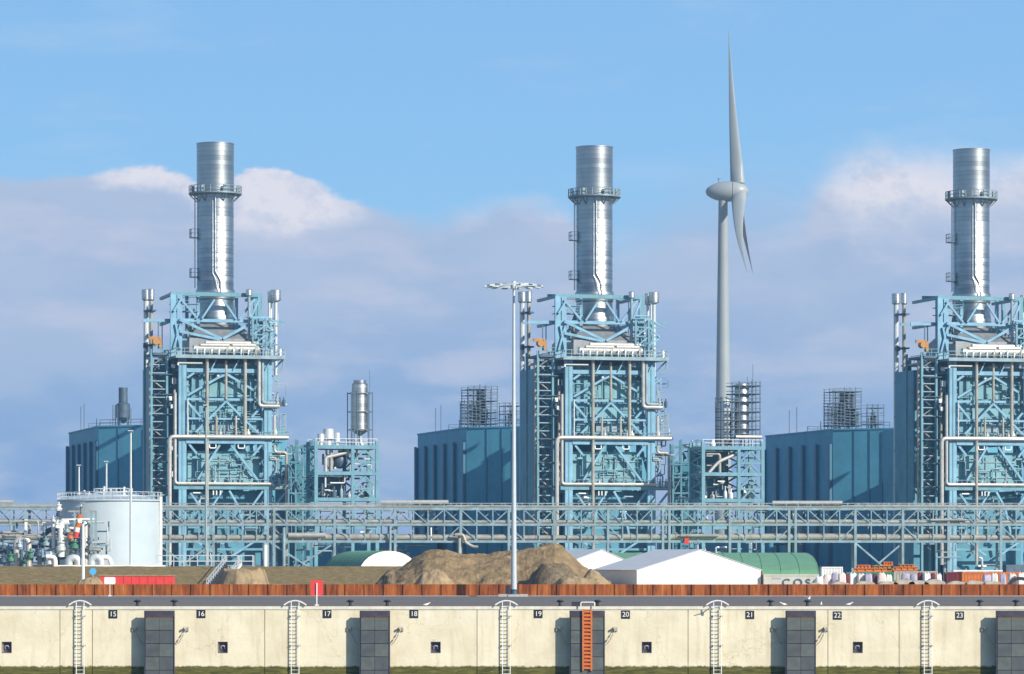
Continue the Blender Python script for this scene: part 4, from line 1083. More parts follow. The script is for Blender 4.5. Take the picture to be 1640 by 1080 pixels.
    for k in range(8):
        x = rnd.uniform(412, 447); b = MB(); r = rnd.uniform(.15, .35); b.lathe([(r, 0), (r, r * 3), (r * .5, r * 4), (r * .8, r * 4.5)], 10, (U(x), rnd.uniform(-.8, 4), pz)); part(b, 'valve', rnd.choice(('galv', 'darkmetal', 'palesteel', 'white')))
    # transition duct under the chimney
    cu, cv = 0.0, 9.0
    def stackz(py): return CH + (HZ - py) / F * (UD + cv * CP)
    def frus(w0, d0, z0, w1, d1, z1, m='stack'):
        b = MB(); b.hexa([(cu - w0, cv - d0, z0), (cu + w0, cv - d0, z0), (cu + w0, cv + d0, z0), (cu - w0, cv + d0, z0), (cu - w1, cv - d1, z1), (cu + w1, cv - d1, z1), (cu + w1, cv + d1, z1), (cu - w1, cv + d1, z1)]); return b
    part(frus(5.4, 6.5, pz, 5.4, 6.5, stackz(546)), 'exhaust_duct', 'duct', smooth=False)
    part(frus(5.35, 6.4, stackz(546), 3.4, 3.6, stackz(522)), 'exhaust_hood', 'duct', smooth=False)
    # chimney
    r0 = 2.97
    ch = MB(); zc = stackz
    ch.lathe([(3.45, zc(524)), (3.45, zc(517)), (3.55, zc(516.5)), (3.55, zc(514)), (3.3, zc(513)), (2.93, zc(482)), (3.12, zc(480)), (3.12, zc(471)), (3.18, zc(470.5)), (3.18, zc(466)), (r0, zc(463)), (r0, zc(318))], 56, (cu, cv, 0), caps=False)
    ch.lathe([(r0 + .05, zc(317.9)), (r0 + .05, zc(232)), (r0 + .12, zc(231.9)), (r0 + .12, zc(230.5)), (r0 - .12, zc(230.5)), (r0 - .12, zc(260))], 56, (cu, cv, 0), caps=False)
    cho = part(ch, 'chimney', 'stack')
    part(MB().lathe([(r0 - .14, zc(258)), (.01, zc(257.9))], 40, (cu, cv, 0), caps=False), 'inner_baffle', 'darkmetal', cho)
    g = MB(); zg = zc(311)
    g.lathe([(r0 - .0, zg - .12), (r0 + 1.35, zg - .12), (r0 + 1.35, zg + .12), (r0 - .0, zg + .12)], 40, (cu, cv, 0), caps=False)
    go = part(g, 'gallery', 'ring', cho)
    g = MB(); ring = [(cu + (r0 + 1.3) * math.cos(2 * PI * k / 26), cv + (r0 + 1.3) * math.sin(2 * PI * k / 26), zg + .1) for k in range(27)]
    g.rail(ring, 1.1, .08, 5); part(g, 'handrail', 'ring', go)
    g = MB()
    for k in range(12):
        an = 2 * PI * (k + .5) / 12; g.bar((cu + (r0 + .02) * math.cos(an), cv + (r0 + .02) * math.sin(an), zg - 1.3), (cu + (r0 + 1.2) * math.cos(an), cv + (r0 + 1.2) * math.sin(an), zg - .15), .16)
        if k % 2: g.box(cu + (r0 + .7) * math.cos(an) - .22, cu + (r0 + .7) * math.cos(an) + .22, cv + (r0 + .7) * math.sin(an) - .22, cv + (r0 + .7) * math.sin(an) + .22, zg + .121, zg + 1.3)
    part(g, 'bracket', 'ring', cho)
    g = MB()                        # caged ladder down the left of the chimney with two rest landings
    an = R(176); lx, ly = cu + (r0 + .35) * math.cos(an), cv + (r0 + .35) * math.sin(an)
    g.ladder(lx, ly, zc(462), zg, .5, .09, .4, (0, 1)); part(g, 'ladder', 'galv', cho)
    for py in (381, 444):
        g = MB(); z = zc(py); g.box(lx - .75, lx + .5, ly - .9, ly + .9, z - .1, z); g.rail([(lx + .4, ly - .85, z), (lx - .7, ly - .85, z), (lx - .7, ly + .85, z)], 1.3, .09, .7); part(g, 'landing', 'darkmetal', cho)
    g = MB(); an = R(-105)
    def cp(an, rr, py): return (cu + rr * math.cos(R(an)), cv + rr * math.sin(R(an)), zc(py))
    g.pipe([cp(-100, r0 + .13, 318), cp(-100, r0 + .13, 436), cp(-84, r0 + .25, 452), cp(-84, r0 + .3, 470)], .11, 8); part(g, 'downpipe', 'vessel', cho)
    g = MB(); g.pipe([cp(-108, r0 + .1, 318), cp(-108, r0 + .1, 440), cp(-100, r0 + .25, 448), cp(-92, r0 + .3, 470)], .07, 8); part(g, 'downpipe', 'vessel', cho)
    g = MB()
    for py in range(335, 460, 12): g.lathe([(r0 - .005, zc(py) - .05), (r0 + .045, zc(py) - .05), (r0 + .045, zc(py) + .05), (r0 - .005, zc(py) + .05)], 56, (cu, cv, 0), caps=False)
    part(g, 'seam_band', 'stack', cho)
    # blue frame round the chimney foot
    for px, v, w in ((279, 3, .9), (289, 3, .8), (318, 4.5, .5), (378, 4.5, .5), (415, 3, .75), (407, 13, .5), (300, 15, .5)):
        part(MB().box(U(px, v) - w / 2, U(px, v) + w / 2, v - .25, v + .25, pz, Zp(473, v)), 'column', 'blue' if px < 400 else 'teal', smooth=False)
    for v in (3, 15): beam((275, 472), (419, 472), v, .45, 'teal', h=.6); beam((277, 514), (419, 514), v, .42, 'blue', h=.5)
    for xe in (279, 415): part(MB().bar((U(xe, 3), 3.3, Zp(472, 3)), (U(xe, 3), 14.8, Zp(472, 3)), .45), 'beam', 'teal'); part(MB().bar((U(xe, 3), 3.3, Zp(514, 3)), (U(xe, 3), 14.8, Zp(514, 3)), .45), 'beam', 'teal')
    for pa, pb in (((289, 478), (317, 511)), ((324, 511), (344, 480)), ((357, 480), (378, 511)), ((383, 511), (407, 478)), ((400, 511), (414, 478))): beam(pa, pb, 2.6, .30, name='brace')
    for pa, pb in (((289, 513), (355, 543)), ((357, 543), (400, 518)), ((289, 532), (352, 544))): beam(pa, pb, 2.4, .42, name='brace')
    beam((290, 545), (414, 545), 3.2, .3, 'teal')
    for pa, pb in (((280, 500), (292, 480)), ((280, 560), (291, 520)), ((283, 520), (291, 560))): beam(pa, pb, 2.5, .3, 'blue', name='brace')
    for py in (488, 500): 
        b = MB(); b.box(U(276, 4), U(318, 4), 3.4, 6, Zp(py, 4) - .05, Zp(py, 4) + .05); b.rail([(U(276, 4), 3.4, Zp(py, 4)), (U(318, 4), 3.4, Zp(py, 4))], 1.0, .07, 1.2); part(b, 'walkway', 'teal')
    for k in range(6):
        pipe([(300 + k * 2.0, 545), (300 + k * 1.5, 520 - k * 2), (312, 516 - k * 4)], 4.5 + k * .4, .14, 'tanpipe' if k % 2 else 'teal')
    # monorail arms and hoist
    beam((232, 515.5), (280, 514.5), 4, .30, 'blue', h=.5); beam((420, 514), (455, 514), 2, .22, 'teal', h=.35); beam((400, 508), (430, 508), 1.6, .25, 'blue', h=.35)
    part(MB().bar((U(232, 12), 12, Zp(516, 12)), (U(280, 12), 12, Zp(516, 12)), .28, .4), 'beam', 'blue')
    beam((256, 560), (256, 516), 4, .14, 'darkmetal'); beam((262, 560), (262, 516), 4.6, .14, 'teal')
    b = MB(); b.box(U(257, 4), U(261, 4), 3.6, 4.3, Zp(560, 4), Zp(543, 4)); b.box(U(241, 4), U(256, 4), 3.8, 4.2, Zp(546, 4), Zp(541, 4)); b.tube((U(252, 4), 3.3, Zp(549, 4)), (U(252, 4), 4.6, Zp(549, 4)), .55, 12); part(b, 'hoist', 'yellow')
    part(MB().box(U(250), U(275), 1, 8, Zp(570), Zp(566)), 'walkway', 'darkmetal'); 
    b = MB(); b.rail([(U(250), 1, Zp(566)), (U(275), 1, Zp(566))], 1.1, .08, 1); part(b, 'handrail', 'teal')
    # right-hand upper clutter
    for px in (404, 425, 432): beam((px, 570), (px, 508), 1.2, .3, 'teal', name='column')
    for y in (520, 535, 550): beam((404, y), (444, y + 1), 1.3, .22, 'teal')
    for pa, pb in (((405, 535), (424, 520)), ((425, 520), (443, 536)), ((405, 552), (424, 536)), ((425, 550), (442, 538)), ((432, 510), (450, 520))): beam(pa, pb, 1.1, .2, 'blue', name='brace')
    for k, (px, y0) in enumerate(((430, 484), (398, 470))):
        v = 2.0; pipe([(px, 570), (px, y0)], v, .18 if k == 0 else .22, 'galv' if k == 0 else 'palesteel')
    b = MB(); b.lathe([(.3, 0), (.52, .15), (.52, 1.0), (.4, 1.1)], 14, (U(398, 2), 2, Zp(474, 2))); part(b, 'vent_head', 'vessel')
    # tall vent pipes with silencer heads
    def vent(px, v, top, bot, foot, r, hr, m='galv'):
        b = MB(); b.pipe([(U(px, v), v, Zp(foot, v)), (U(px, v), v, Zp(bot, v) + .05)], r, 10); vp = part(b, 'vent_pipe', m)
        b = MB(); b.lathe([(r, 0), (hr, .22), (hr, Zp(top, v) - Zp(bot, v) - .05), (hr - .06, Zp(top, v) - Zp(bot, v)), (hr - .12, Zp(top, v) - Zp(bot, v) - .02)], 18, (U(px, v), v, Zp(bot, v))); part(b, 'vent_head', 'vessel', vp)
    vent(244.5, 15, 465, 484, 880, .30, .52, 'tanpipe'); vent(236.5, 17.5, 466, 484, 880, .42, .72)
    vent(440, 7, 463, 482, 600, .28, .85); vent(432, 9, 465, 485, 600, .24, .5)
    b = MB()
    for k in range(7): py = 500 + k * 55; b.box(U(234, 16), U(250, 16), 14.3, 17, Zp(py, 16) - .12, Zp(py, 16) + .12)
    part(b, 'bracket', 'darkmetal')
    b = MB(); z = Zp(560, 17); b.box(U(233, 17) - .3, U(233, 17) + .2, 15, 16, z, z + .8); part(b, 'junction_box', 'darkmetal')
    # ground level machinery in the shade
    b = MB(); b.box(U(385), U(416), .2, 3.2, 0, Zp(905)); part(b, 'pump_box', 'darkmetal')
    # sheltered fin tubes between the casing and frame
    # enclosure behind to the right: dark teal steelwork and ducts
    return t
bt = boiler()
scale_c = [(361, 580.0), (977, 585.0), (1589.5, 589.0)]
for i, (px, D) in enumerate(scale_c):
    o = bt if i == 0 else copy_tree(bt)
    o.location = ((px - 820) / F * D, D, 0)
    tag(o, ['blue steel boiler tower with silver chimney, leftmost of three, beside the storage tank', 'blue steel boiler tower with silver chimney standing right behind the floodlight mast', 'blue steel boiler tower with silver chimney cut off by the right photo edge'][i], 'boiler tower')

for i, t in enumerate([o for o in list(C.objects) if o.name.startswith('boiler_tower')]):
    clutter(t, U(300), U(425), 0.8, 3.2, .4, Zp(792), 26, 21 + 10 * i, ('darkmetal', 'palesteel', 'galv', 'teal'), .22, .08)
    clutter(t, U(304), U(419), .35, 1.3, Zp(696), Zp(602), 56, 22 + 10 * i, ('palesteel', 'teal', 'casing', 'casing', 'sidecasing'), .11, .04)
    clutter(t, U(306), U(418), .0, .6, Zp(781), Zp(722), 30, 23 + 10 * i, ('casing', 'palesteel', 'teal', 'sidecasing'), .12, .05)
    clutter(t, U(434), U(462), .5, 6, Zp(779), Zp(600), 36, 24 + 10 * i, ('palesteel', 'galv', 'darkmetal', 'teal'), .12, .05)
    clutter(t, U(404), U(446), .5, 6, Zp(568), Zp(500), 36, 25 + 10 * i, ('palesteel', 'galv', 'teal', 'blue'), .14, .05)
    clutter(t, U(262), U(284), 2, 6, Zp(860), Zp(580), 22, 26 + 10 * i, ('darkmetal', 'sidecasing', 'teal', 'palesteel'), .18, .06)

# ------------------------------------------------------------------ turbine halls
def hall(px, D, ztop, lb, kind):
    t = empty('turbine_hall', (wx(px, D), D, 0), PHI, label=lb, cat='industrial hall', group='dark teal turbine halls')
    Ld, W = 36.0, 16.0
    # front wall is one flat face, swung left so the sun only grazes it
    AL = R(-42); ca, sa = math.cos(AL), math.sin(AL)
    def prism(o_, z0, z1):
        b = MB(); b.hexa([(-o_, -o_, z0), (W * ca + o_, W * sa - o_, z0), (W * ca + o_, Ld + o_, z0), (-o_, Ld + o_, z0), (-o_, -o_, z1), (W * ca + o_, W * sa - o_, z1), (W * ca + o_, Ld + o_, z1), (-o_, Ld + o_, z1)]); return b
    prism(0, 0, ztop - .25).build('wall', M['hall'], t, smooth=False)
    prism(.12, ztop - .248, ztop).build('roof_edge', M['hall'], t, smooth=False)
    def front(u, w, o0, o1, z0, z1):
        b = MB(); q = [(u, o0), (u + w, o0), (u + w, o1), (u, o1)]; q = [(x * ca - y * sa, x * sa + y * ca) for x, y in q]
        b.hexa([(x, y, z0) for x, y in q] + [(x, y, z1) for x, y in q]); return b
    for k in range(6):
        v = .15 + k * (Ld - .5) / 5
        b = MB(); b.box(-.55, -.003, v, v + .9, 0, ztop - 2.6); b.build('wall_rib', M['rib'], t, smooth=False)
        b = MB(); b.box(-.40, -.002, v + .95, v + 1.5, 0, ztop - 2.4); b.build('downpipe', M['hall'], t, smooth=False)
    for u in (3.9, 6.8): front(u, .16, -.10, -.003, 0, ztop - .4).build('wall_seam', M['rib'], t, smooth=False)
    for k in range(3): front(9.2 + k * 1.1, .3, -.16, -.004, 0, ztop - .6).build('wall_rib', M['rib'], t, smooth=False)
    b = MB(); b.rail([(.3, .5, ztop), (8, .5 + 8 * sa / ca, ztop)], 1.0, .08, 1.8); b.rail([(.3, 14, ztop), (6, 14, ztop)], .9, .07, 1.8); b.build('roof_rail', M['darkmetal'], t)
    for (u, v, h) in ((.4, 20, 4.6), (.4, 24, 4.2), (1.0, 9, 1.6), (6.2, 4, 3.2)): MB().bar((u, v, ztop), (u, v, ztop + h), .10).build('lightning_rod', M['darkmetal'], t)
    def pipe_stack(u, v, r, z0, z1, body):
        vs = empty('roof_vent', (u, v, ztop)); vs.parent = t
        MB().lathe([(r, z0 + 1.4), (r, z1)], 18).build('flue', M['darkmetal'], vs)
        MB().lathe([(.2, .6), (r * 1.55, 1.6), (r * 1.55, z0 + 1.7), (r, z0 + 2.0)], 18).build('silencer', M['darkmetal'], vs)
        for a in range(4): MB().bar((r * 1.5 * math.cos(a * PI / 2 + .5), r * 1.5 * math.sin(a * PI / 2 + .5), 0), (r * 1.5 * math.cos(a * PI / 2 + .5), r * 1.5 * math.sin(a * PI / 2 + .5), z0 + 1.5), .2).build('leg', M['darkmetal'], vs)
        MB().ladder(-r * 2, 0, 0, z0 + 1.6, .5, .1).build('ladder', M['darkmetal'], vs)
        return vs
    def scaffold(u0, u1, v0, v1, h, nx, lifts):
        b = MB()
        for i in range(nx + 1):
            for v in (v0, v1):
                u = u0 + (u1 - u0) * i / nx; b.bar((u, v, ztop), (u, v, ztop + h + rnd.uniform(-.2, .6)), .10)
        for k in range(1, lifts + 1):
            z = ztop + h * k / lifts - .3
            for v in (v0, v1): b.bar((u0 - .2, v, z), (u1 + .2, v, z), .09); b.bar((u0 - .2, v, z + .5), (u1 + .2, v, z + .5), .07)
            if k < lifts or True: b.box(u0 + (u1 - u0) * rnd.choice((0, .3)), u1 - (u1 - u0) * rnd.choice((0, .35)), v0 + .1, v1 - .1, z - .12, z - .03)
            b.bar((u0, v0, z), (u1, v0, z - h / lifts + .2), .07)
        b.build('scaffold', M['darkmetal'], t)
    sc_ = D / F
    if kind == 0:
        pipe_stack(27 * sc_ * 1.04 + 2, 5, .78, 2.2, 6.8, True)
        pipe_stack(74 * sc_ + 1.5, 5, .35, .8, 3.6, False)
    else:
        s2 = 1 if kind == 1 else 1.04
        pipe_stack(3.9, 5, .80, 1.6, 6.6, True)
        if kind == 2: pipe_stack(5.7, 5.5, .6, 1.4, 6.4, True)
        scaffold(1.0, 6.2, 2.6, 7.2, 7.0, 5, 7); scaffold(.2, 3.0, 2.2, 5, 4.3, 4, 4)
        scaffold(7.5, 10.6, 3, 6, 4.2, 3, 3); pipe_stack(9.2, 4.5, .35, .6, 3.2, False)
    return t
hall(158, 620.0, 4 + (HZ - 682) / F * 620, 'dark teal turbine hall with a silver roof vent, behind the storage tank', 0)
hall(747, 626.0, 4 + (HZ - 684) / F * 626, 'dark teal turbine hall with scaffolded roof vents, directly left of the floodlight mast', 1)
hall(1334, 632.0, 4 + (HZ - 687) / F * 632, 'dark blue turbine hall with scaffolded roof vents, behind the yard on the right', 2)

# low buildings at ground level behind the rack
def annex(px0, px1, top, D, dep, lb):
    x0, x1 = wx(px0, D), wx(px1, D)
    t = empty('low_plant_building', (x0, D, 0), 0, label=lb, cat='building')
    z = wz(top, D); w = x1 - x0
    MB().box(0, w, 0, dep, 0, z).build('wall', M['hall'], t, smooth=False)
    MB().box(-.15, w + .15, -.15, dep + .1, z + .002, z + .35).build('roof', M['rib'], t, smooth=False)
    b = MB()
    k = 1.5
    while k < w - 2: b.box(k, k + .7, -.06, -.003, z * .62, z * .62 + .7); k += 3.1
    b.build('window_band', M['glass'], t, smooth=False)
    b = MB(); k = 4
    while k < w - 4: b.box(k, k + 1.4, 2, 3.4, z + .352, z + 1.1); k += 9
    b.build('roof_unit', M['galv'], t, smooth=False)
annex(440, 700, 868, 640, 12, 'long low dark blue building behind the pipe rack left of the sand heap')
annex(1056, 1240, 862, 640, 12, 'low dark blue building behind the pipe rack and large marquee')

# ------------------------------------------------------------------ equipment towers
def equip(px, D, i):
    t = empty('equipment_tower', (wx(px, D), D, 0), PHI, group='open teal equipment towers between the units', cat='equipment tower',
              label=['open teal steel tower carrying a tall bright silver silencer', 'open teal steel tower carrying scaffolded vessels beside the wind turbine shaft'][i])
    s_ = D / F
    def P_(x, y, v=0): return (x * s_ / CP + v * SP / CP * .0, v, CH + (HZ - y) * s_)
    Wd = 97; dep = 6.2
    z = lambda y: CH + (HZ - y) * s_
    u = lambda x: x * s_ / CP
    off = 716 if i == 0 else 717.5
    top, m1, m2 = off, off + 42, off + 84
    for x, w in ((0, .55), (58, .5), (Wd, .55)):
        for v in (0, dep): MB().box(u(x) - w / 2, u(x) + w / 2, v - .22, v + .22, 0, z(top - 10 if x != 58 else top)).build('column', M['teal'], t, smooth=False)
    for y in (top, m1, m2, 845):
        for v in (0, dep): MB().box(u(0) + .28, u(Wd) - .28, v - .2, v + .2, z(y) - .28, z(y) + .28).build('beam', M['teal'], t, smooth=False)
        for x in (0, 58, Wd): MB().box(u(x) - .2, u(x) + .2, .23, dep - .23, z(y) - .25, z(y) + .25).build('beam', M['teal'], t, smooth=False)
    for k in range(4):                               # right bay: an upturned V at each of four levels
        y0 = top + 3 + k * 21; y1 = y0 + 18
        if k in (1, 3): MB().box(u(60), u(Wd - 2), -.14, .14, z(y0) - .13, z(y0) + .13).build('beam', M['teal'], t, smooth=False)
        for a, c in ((61, 77), (94, 78)): MB().bar((u(a), 0, z(y1)), (u(c), 0, z(y0 + 2)), .26).build('brace', M['teal'], t)
    for k in range(8):                               # left end face
        y0 = top + 2 + k * 10.5; ya, yb = (y0, y0 + 10) if k % 2 else (y0 + 10, y0)
        MB().bar((u(0), .2, z(ya)), (u(0), dep - .2, z(yb)), .24).build('brace', M['teal'], t); MB().bar((u(58), .2, z(yb)), (u(58), dep - .2, z(ya)), .2).build('brace', M['teal'], t)
    for y in (top, m1, m2): MB().box(u(0) + .3, u(Wd) - .3, .25, dep - .25, z(y) + .05, z(y) + .15).build('floor_grating', M['darkmetal'], t, smooth=False)
    MB().box(u(2), u(56), dep - 1.2, dep - .3, z(m2) + .3, z(m1) - .4).build('back_panel', M['sidecasing'], t, smooth=False)
    if i == 1: MB().box(u(2), u(56), dep - 1.2, dep - .3, z(m1) + .3, z(top) - .4).build('back_panel', M['sidecasing'], t, smooth=False)
    b = MB(); b.rail([(u(0), 0, z(top) + .25), (u(Wd), 0, z(top) + .25)], 1.1, .07, 1.5); b.rail([(u(0), dep, z(top) + .25), (u(Wd), dep, z(top) + .25)], 1.1, .07, 1.5); b.build('handrail', M['galv'], t)
    q = random.Random(50 + i)
    for k in range(13):                              # machinery in the lower bay
        x = q.uniform(5, 92); r = q.uniform(.22, .5); h = q.uniform(.8, 2.2)
        b = MB(); b.lathe([(r, 0), (r * 1.1, .2), (r, h * .6), (r * .35, h * .75), (r * .35, h), (r * .6, h * 1.02), (r * .6, h * 1.12)], 12, (u(x), q.uniform(.8, 4), z(m2) + .3)); b.build('pump', M[q.choice(('galv', 'pipe', 'darkmetal', 'white', 'palesteel'))], t)
    clutter(t, u(3), u(56), .5, 4.5, z(m2) + .3, z(m1) - .3, 20, 60 + i, ('darkmetal', 'galv', 'tanpipe', 'palesteel'), .16, .06)
    clutter(t, u(3), u(56), .5, 4.5, z(m1) + .3, z(top) - .3, 12, 62 + i, ('darkmetal', 'galv', 'tanpipe'), .18, .07)
    clutter(t, u(60), u(95), .8, 5, z(m2) + .3, z(top) - .3, 22, 64 + i, ('palesteel', 'galv', 'darkmetal', 'teal'), .16, .06)
    clutter(t, u(0), u(Wd), .5, 5, .5, z(m2) - .5, 26, 66 + i, ('darkmetal', 'galv', 'palesteel', 'tanpipe'), .2, .07)
    if i == 0:
        b = MB(); b.lathe([(.05, -1.3), (.8, -1.1), (1.28, -.4), (1.28, .4), (.8, 1.1), (.05, 1.3)], 20, (u(43), 2.5, z(737))); b.build('round_vessel', M['darkmetal'], t)
        MB().pipe([(u(17), .9, z(757)), (u(17), .9, z(734)), (u(20), .9, z(732)), (u(56), .9, z(723))], .3, 12).build('pipe', M['pipe'], t)
        MB().pipe([(u(26), 1.0, z(754)), (u(26), 1.0, z(720))], .3, 12).build('pipe', M['tanpipe'], t)
        sl = MB(); c = (u(76), 3, 0); sl.lathe([(.15, z(698)), (.3, z(696)), (1.28, z(689)), (1.28, z(613)), (1.0, z(611)), (1.0, z(607)), (.9, z(607)), (.9, z(611))], 32, c, caps=False)
        so = sl.build('silencer', M['vessel'], t)
        for y in (628, 658, 687):
            b = MB(); b.lathe([(1.28, z(y) - .1), (1.5, z(y) - .1), (1.5, z(y) + .1), (1.28, z(y) + .1)], 28, c, caps=False); b.build('ring', M['galv'], so)
        for x, v in ((60, 1.5), (93, 1.5), (60, 4.7), (93, 4.7), (68, 1.2), (86, 1.2)): MB().bar((u(x), v, z(top) + .2), (u(x), v, z(626)), .12).build('support_post', M['darkmetal'], so)
        b = MB()
        for y in (628, 658, 687): b.rail([(u(60), 1.5, z(y)), (u(93), 1.5, z(y)), (u(93), 4.7, z(y)), (u(60), 4.7, z(y)), (u(60), 1.5, z(y))], .01, .10, 60, 0)
        b.build('support_ring', M['darkmetal'], so)
        MB().ladder(u(61), 1.2, z(top), z(627), .5, .14, .35).build('ladder', M['darkmetal'], so)
        MB().bar((u(94), 4, z(top)), (u(94), 4, z(590)), .05).build('lightning_rod', M['darkmetal'], t)
        MB().pipe([(u(76), 3, z(697)), (u(76), 3, z(706)), (u(80), 3, z(712))], .25, 10).build('pipe', M['white'], so)
        for k, (x, y, r) in enumerate(((26, 700, .9), (14, 708, .6), (40, 706, .5))):
            b = MB(); b.lathe([(r * .5, 0), (r * .5, r), (r, r * 1.3), (r * .9, z(y - 12) - z(top))], 14, (u(x), 3, z(top) + .2)); b.build('vent_hood', M['galv'], t)
    else:
        MB().pipe([(u(12), .7, z(757)), (u(22), .7, z(745)), (u(30), .7, z(738)), (u(56), .7, z(727))], .28, 12).build('pipe', M['pipe'], t)
        MB().pipe([(u(8), .9, z(727)), (u(30), .9, z(726)), (u(30), .9, z(757))], .25, 12).build('pipe', M['tanpipe'], t)
        c = (u(73), 3, 0); b = MB(); b.lathe([(.15, z(712)), (.3, z(700)), (1.15, z(694)), (1.15, z(616)), (1.0, z(613))], 28, c); b.build('silencer', M['vessel'], t)
        b = MB(); b.lathe([(.3, z(712)), (.75, z(705)), (.75, z(640)), (.5, z(636))], 20, (u(46), 3, 0)); b.build('silencer', M['galv'], t)
        b = MB(); b.lathe([(.3, z(712)), (.5, z(705)), (.5, z(660))], 16, (u(56), 4, 0)); b.build('silencer', M['darkmetal'], t)
        b = MB(); ys = (616, 629, 642, 658, 672, 686, 699)
        for x in (55, 63, 83, 90, 97):
            for v in (1.2, 4.8): b.bar((u(x), v, z(top)), (u(x), v, z(609 if x > 60 else 640)), .12)
        for x in (34, 42, 50):
            for v in (1.0, 4.2): b.bar((u(x), v, z(top)), (u(x), v, z(634)), .12)
        for y in ys:
            for v in (1.1, 4.9):
                b.bar((u(53), v, z(y)), (u(98), v, z(y)), .11); b.bar((u(53), v, z(y - 5)), (u(98), v, z(y - 5)), .08)
            b.box(u(54), u(64), 1.2, 4.8, z(y) - .16, z(y) - .06); b.box(u(83), u(97), 1.2, 4.8, z(y) - .16, z(y) - .06); b.box(u(64), u(83), 1.2, 1.75, z(y) - .16, z(y) - .06)
            if y > 634:
                for v in (.9, 4.3): b.bar((u(33), v, z(y)), (u(54), v, z(y)), .11); b.bar((u(33), v, z(y - 5)), (u(54), v, z(y - 5)), .08)
                b.box(u(34), u(52), 1, 1.7, z(y) - .16, z(y) - .06)
        b.build('scaffold', M['darkmetal'], t)
        MB().tube((u(56), .9, z(699)), (u(98), .9, z(699)), .3, 12).build('pipe', M['pipe'], t)
        for x, h in ((88, 600), (97, 580), (96, 604)): MB().bar((u(x), 4.8, z(620)), (u(x), 4.8, z(h)), .06).build('lightning_rod', M['darkmetal'], t)
        b = MB(); b.lathe([(.4, 0), (.5, .5), (.3, .8), (.3, 1.2)], 12, (u(22), 2, z(top) + .2)); b.build('vent_hood', M['white'], t)
    return t
equip(507 - 1, 575.0, 0)
equip(1126, 578.0, 1)

# dark steelwork between the boiler towers and the equipment towers
def link(px0, px1, D, i, lb):
    x0, x1 = wx(px0, D), wx(px1, D); w = x1 - x0
    t = empty('pipe_bridge', (x0, D, 0), 0, label=lb, cat='steelwork', group='dark pipe bridges between boiler and equipment towers')
    z = lambda y: wz(y, D)
    for k in range(4):
        for v in (0, 5): MB().bar((w * k / 3, v, 0), (w * k / 3, v, z(712 - (8 if k % 2 else 0))), .28).build('column', M['teal' if v == 0 else 'sidecasing'], t)
    for y in (716, 740, 765, 790, 830):
        for v in (0, 5): MB().bar((-.2, v, z(y)), (w + .2, v, z(y)), .24).build('beam', M['teal'], t)
    q = random.Random(90 + i)
    for k in range(3):
        for j, (ya, yb) in enumerate(((716, 740), (740, 765), (765, 790))):
            if q.random() < .7: MB().bar((w * k / 3, 0, z(ya if (k + j) % 2 else yb)), (w * (k + 1) / 3, 0, z(yb if (k + j) % 2 else ya)), .16).build('brace', M['teal'], t)
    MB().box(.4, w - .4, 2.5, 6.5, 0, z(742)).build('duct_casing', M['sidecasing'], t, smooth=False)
    clutter(t, 0, w, -.5, 2.3, .4, z(712), 60, 91 + i, ('sidecasing', 'darkmetal', 'teal', 'sidecasing', 'palesteel'), .25, .06)
link(462, 497, 598, 0, 'dark teal steelwork and pipes right of the leftmost boiler tower')
link(1078, 1117, 600, 1, 'dark teal steelwork and pipes right of the middle boiler tower')

# ------------------------------------------------------------------ wind turbine
TDW = 1000.0
def TP(px, py, dy=0): return pos(px, py, TDW + dy)
base = Vector((wx(1158, TDW), TDW, 0))
t = empty('wind_turbine', base, label='tall grey three-bladed wind turbine with an egg-shaped nacelle behind the plant', cat='wind turbine')
s = F / TDW
b = MB(); H = wz(322, TDW)
b.lathe([(2.6, 0), (2.25, H * .25), (1.8, H * .6), (1.25, H), (1.3, H + .3)], 36)
b.build('tower', M['turbine'], t)
# nacelle: egg lofted along its axis
hub = TP(1181, 306) - base; tail = TP(1131, 309) - base
ax = Vector((1, -.16, .0)).normalized()
b = MB(); ctr = TP(1166, 307) - base
prof = [(-6.2, .15), (-5.9, .9), (-5.0, 1.6), (-3.6, 2.25), (-2, 2.65), (0, 2.85), (1.2, 2.75), (1.35, 2.55)]
prev = None
for x, r in prof:
    a = b.ring(ctr + ax * x, ax, r, 28)
    if prev is None: b.f.append(tuple(a + k for k in reversed(range(28))))
    else: b._skin(prev, a, 28)
    prev = a
b.f.append(tuple(prev + k for k in range(28)))
na = b.build('nacelle', M['turbine'], t)
b = MB(); prev = None
for x, r in [(1.45, 2.6), (1.5, 2.75), (3.0, 2.65), (4.2, 2.1), (5.1, 1.3), (5.6, .5), (5.7, .1)]:
    a = b.ring(ctr + ax * x, ax, r, 28)
    if prev is None: b.f.append(tuple(a + k for k in reversed(range(28))))
    else: b._skin(prev, a, 28)
    prev = a
b.f.append(tuple(prev + k for k in range(28)))
hb = b.build('hub', M['turbine'], t)
b = MB(); w0 = ctr + Vector((-2.6, 0, 2.4)); b.bar(w0, w0 + Vector((0, 0, 1.1)), .15); b.bar(w0 + Vector((-.5, 0, 1.1)), w0 + Vector((.5, 0, 1.1)), .15); b.build('wind_vane', M['darkmetal'], na)
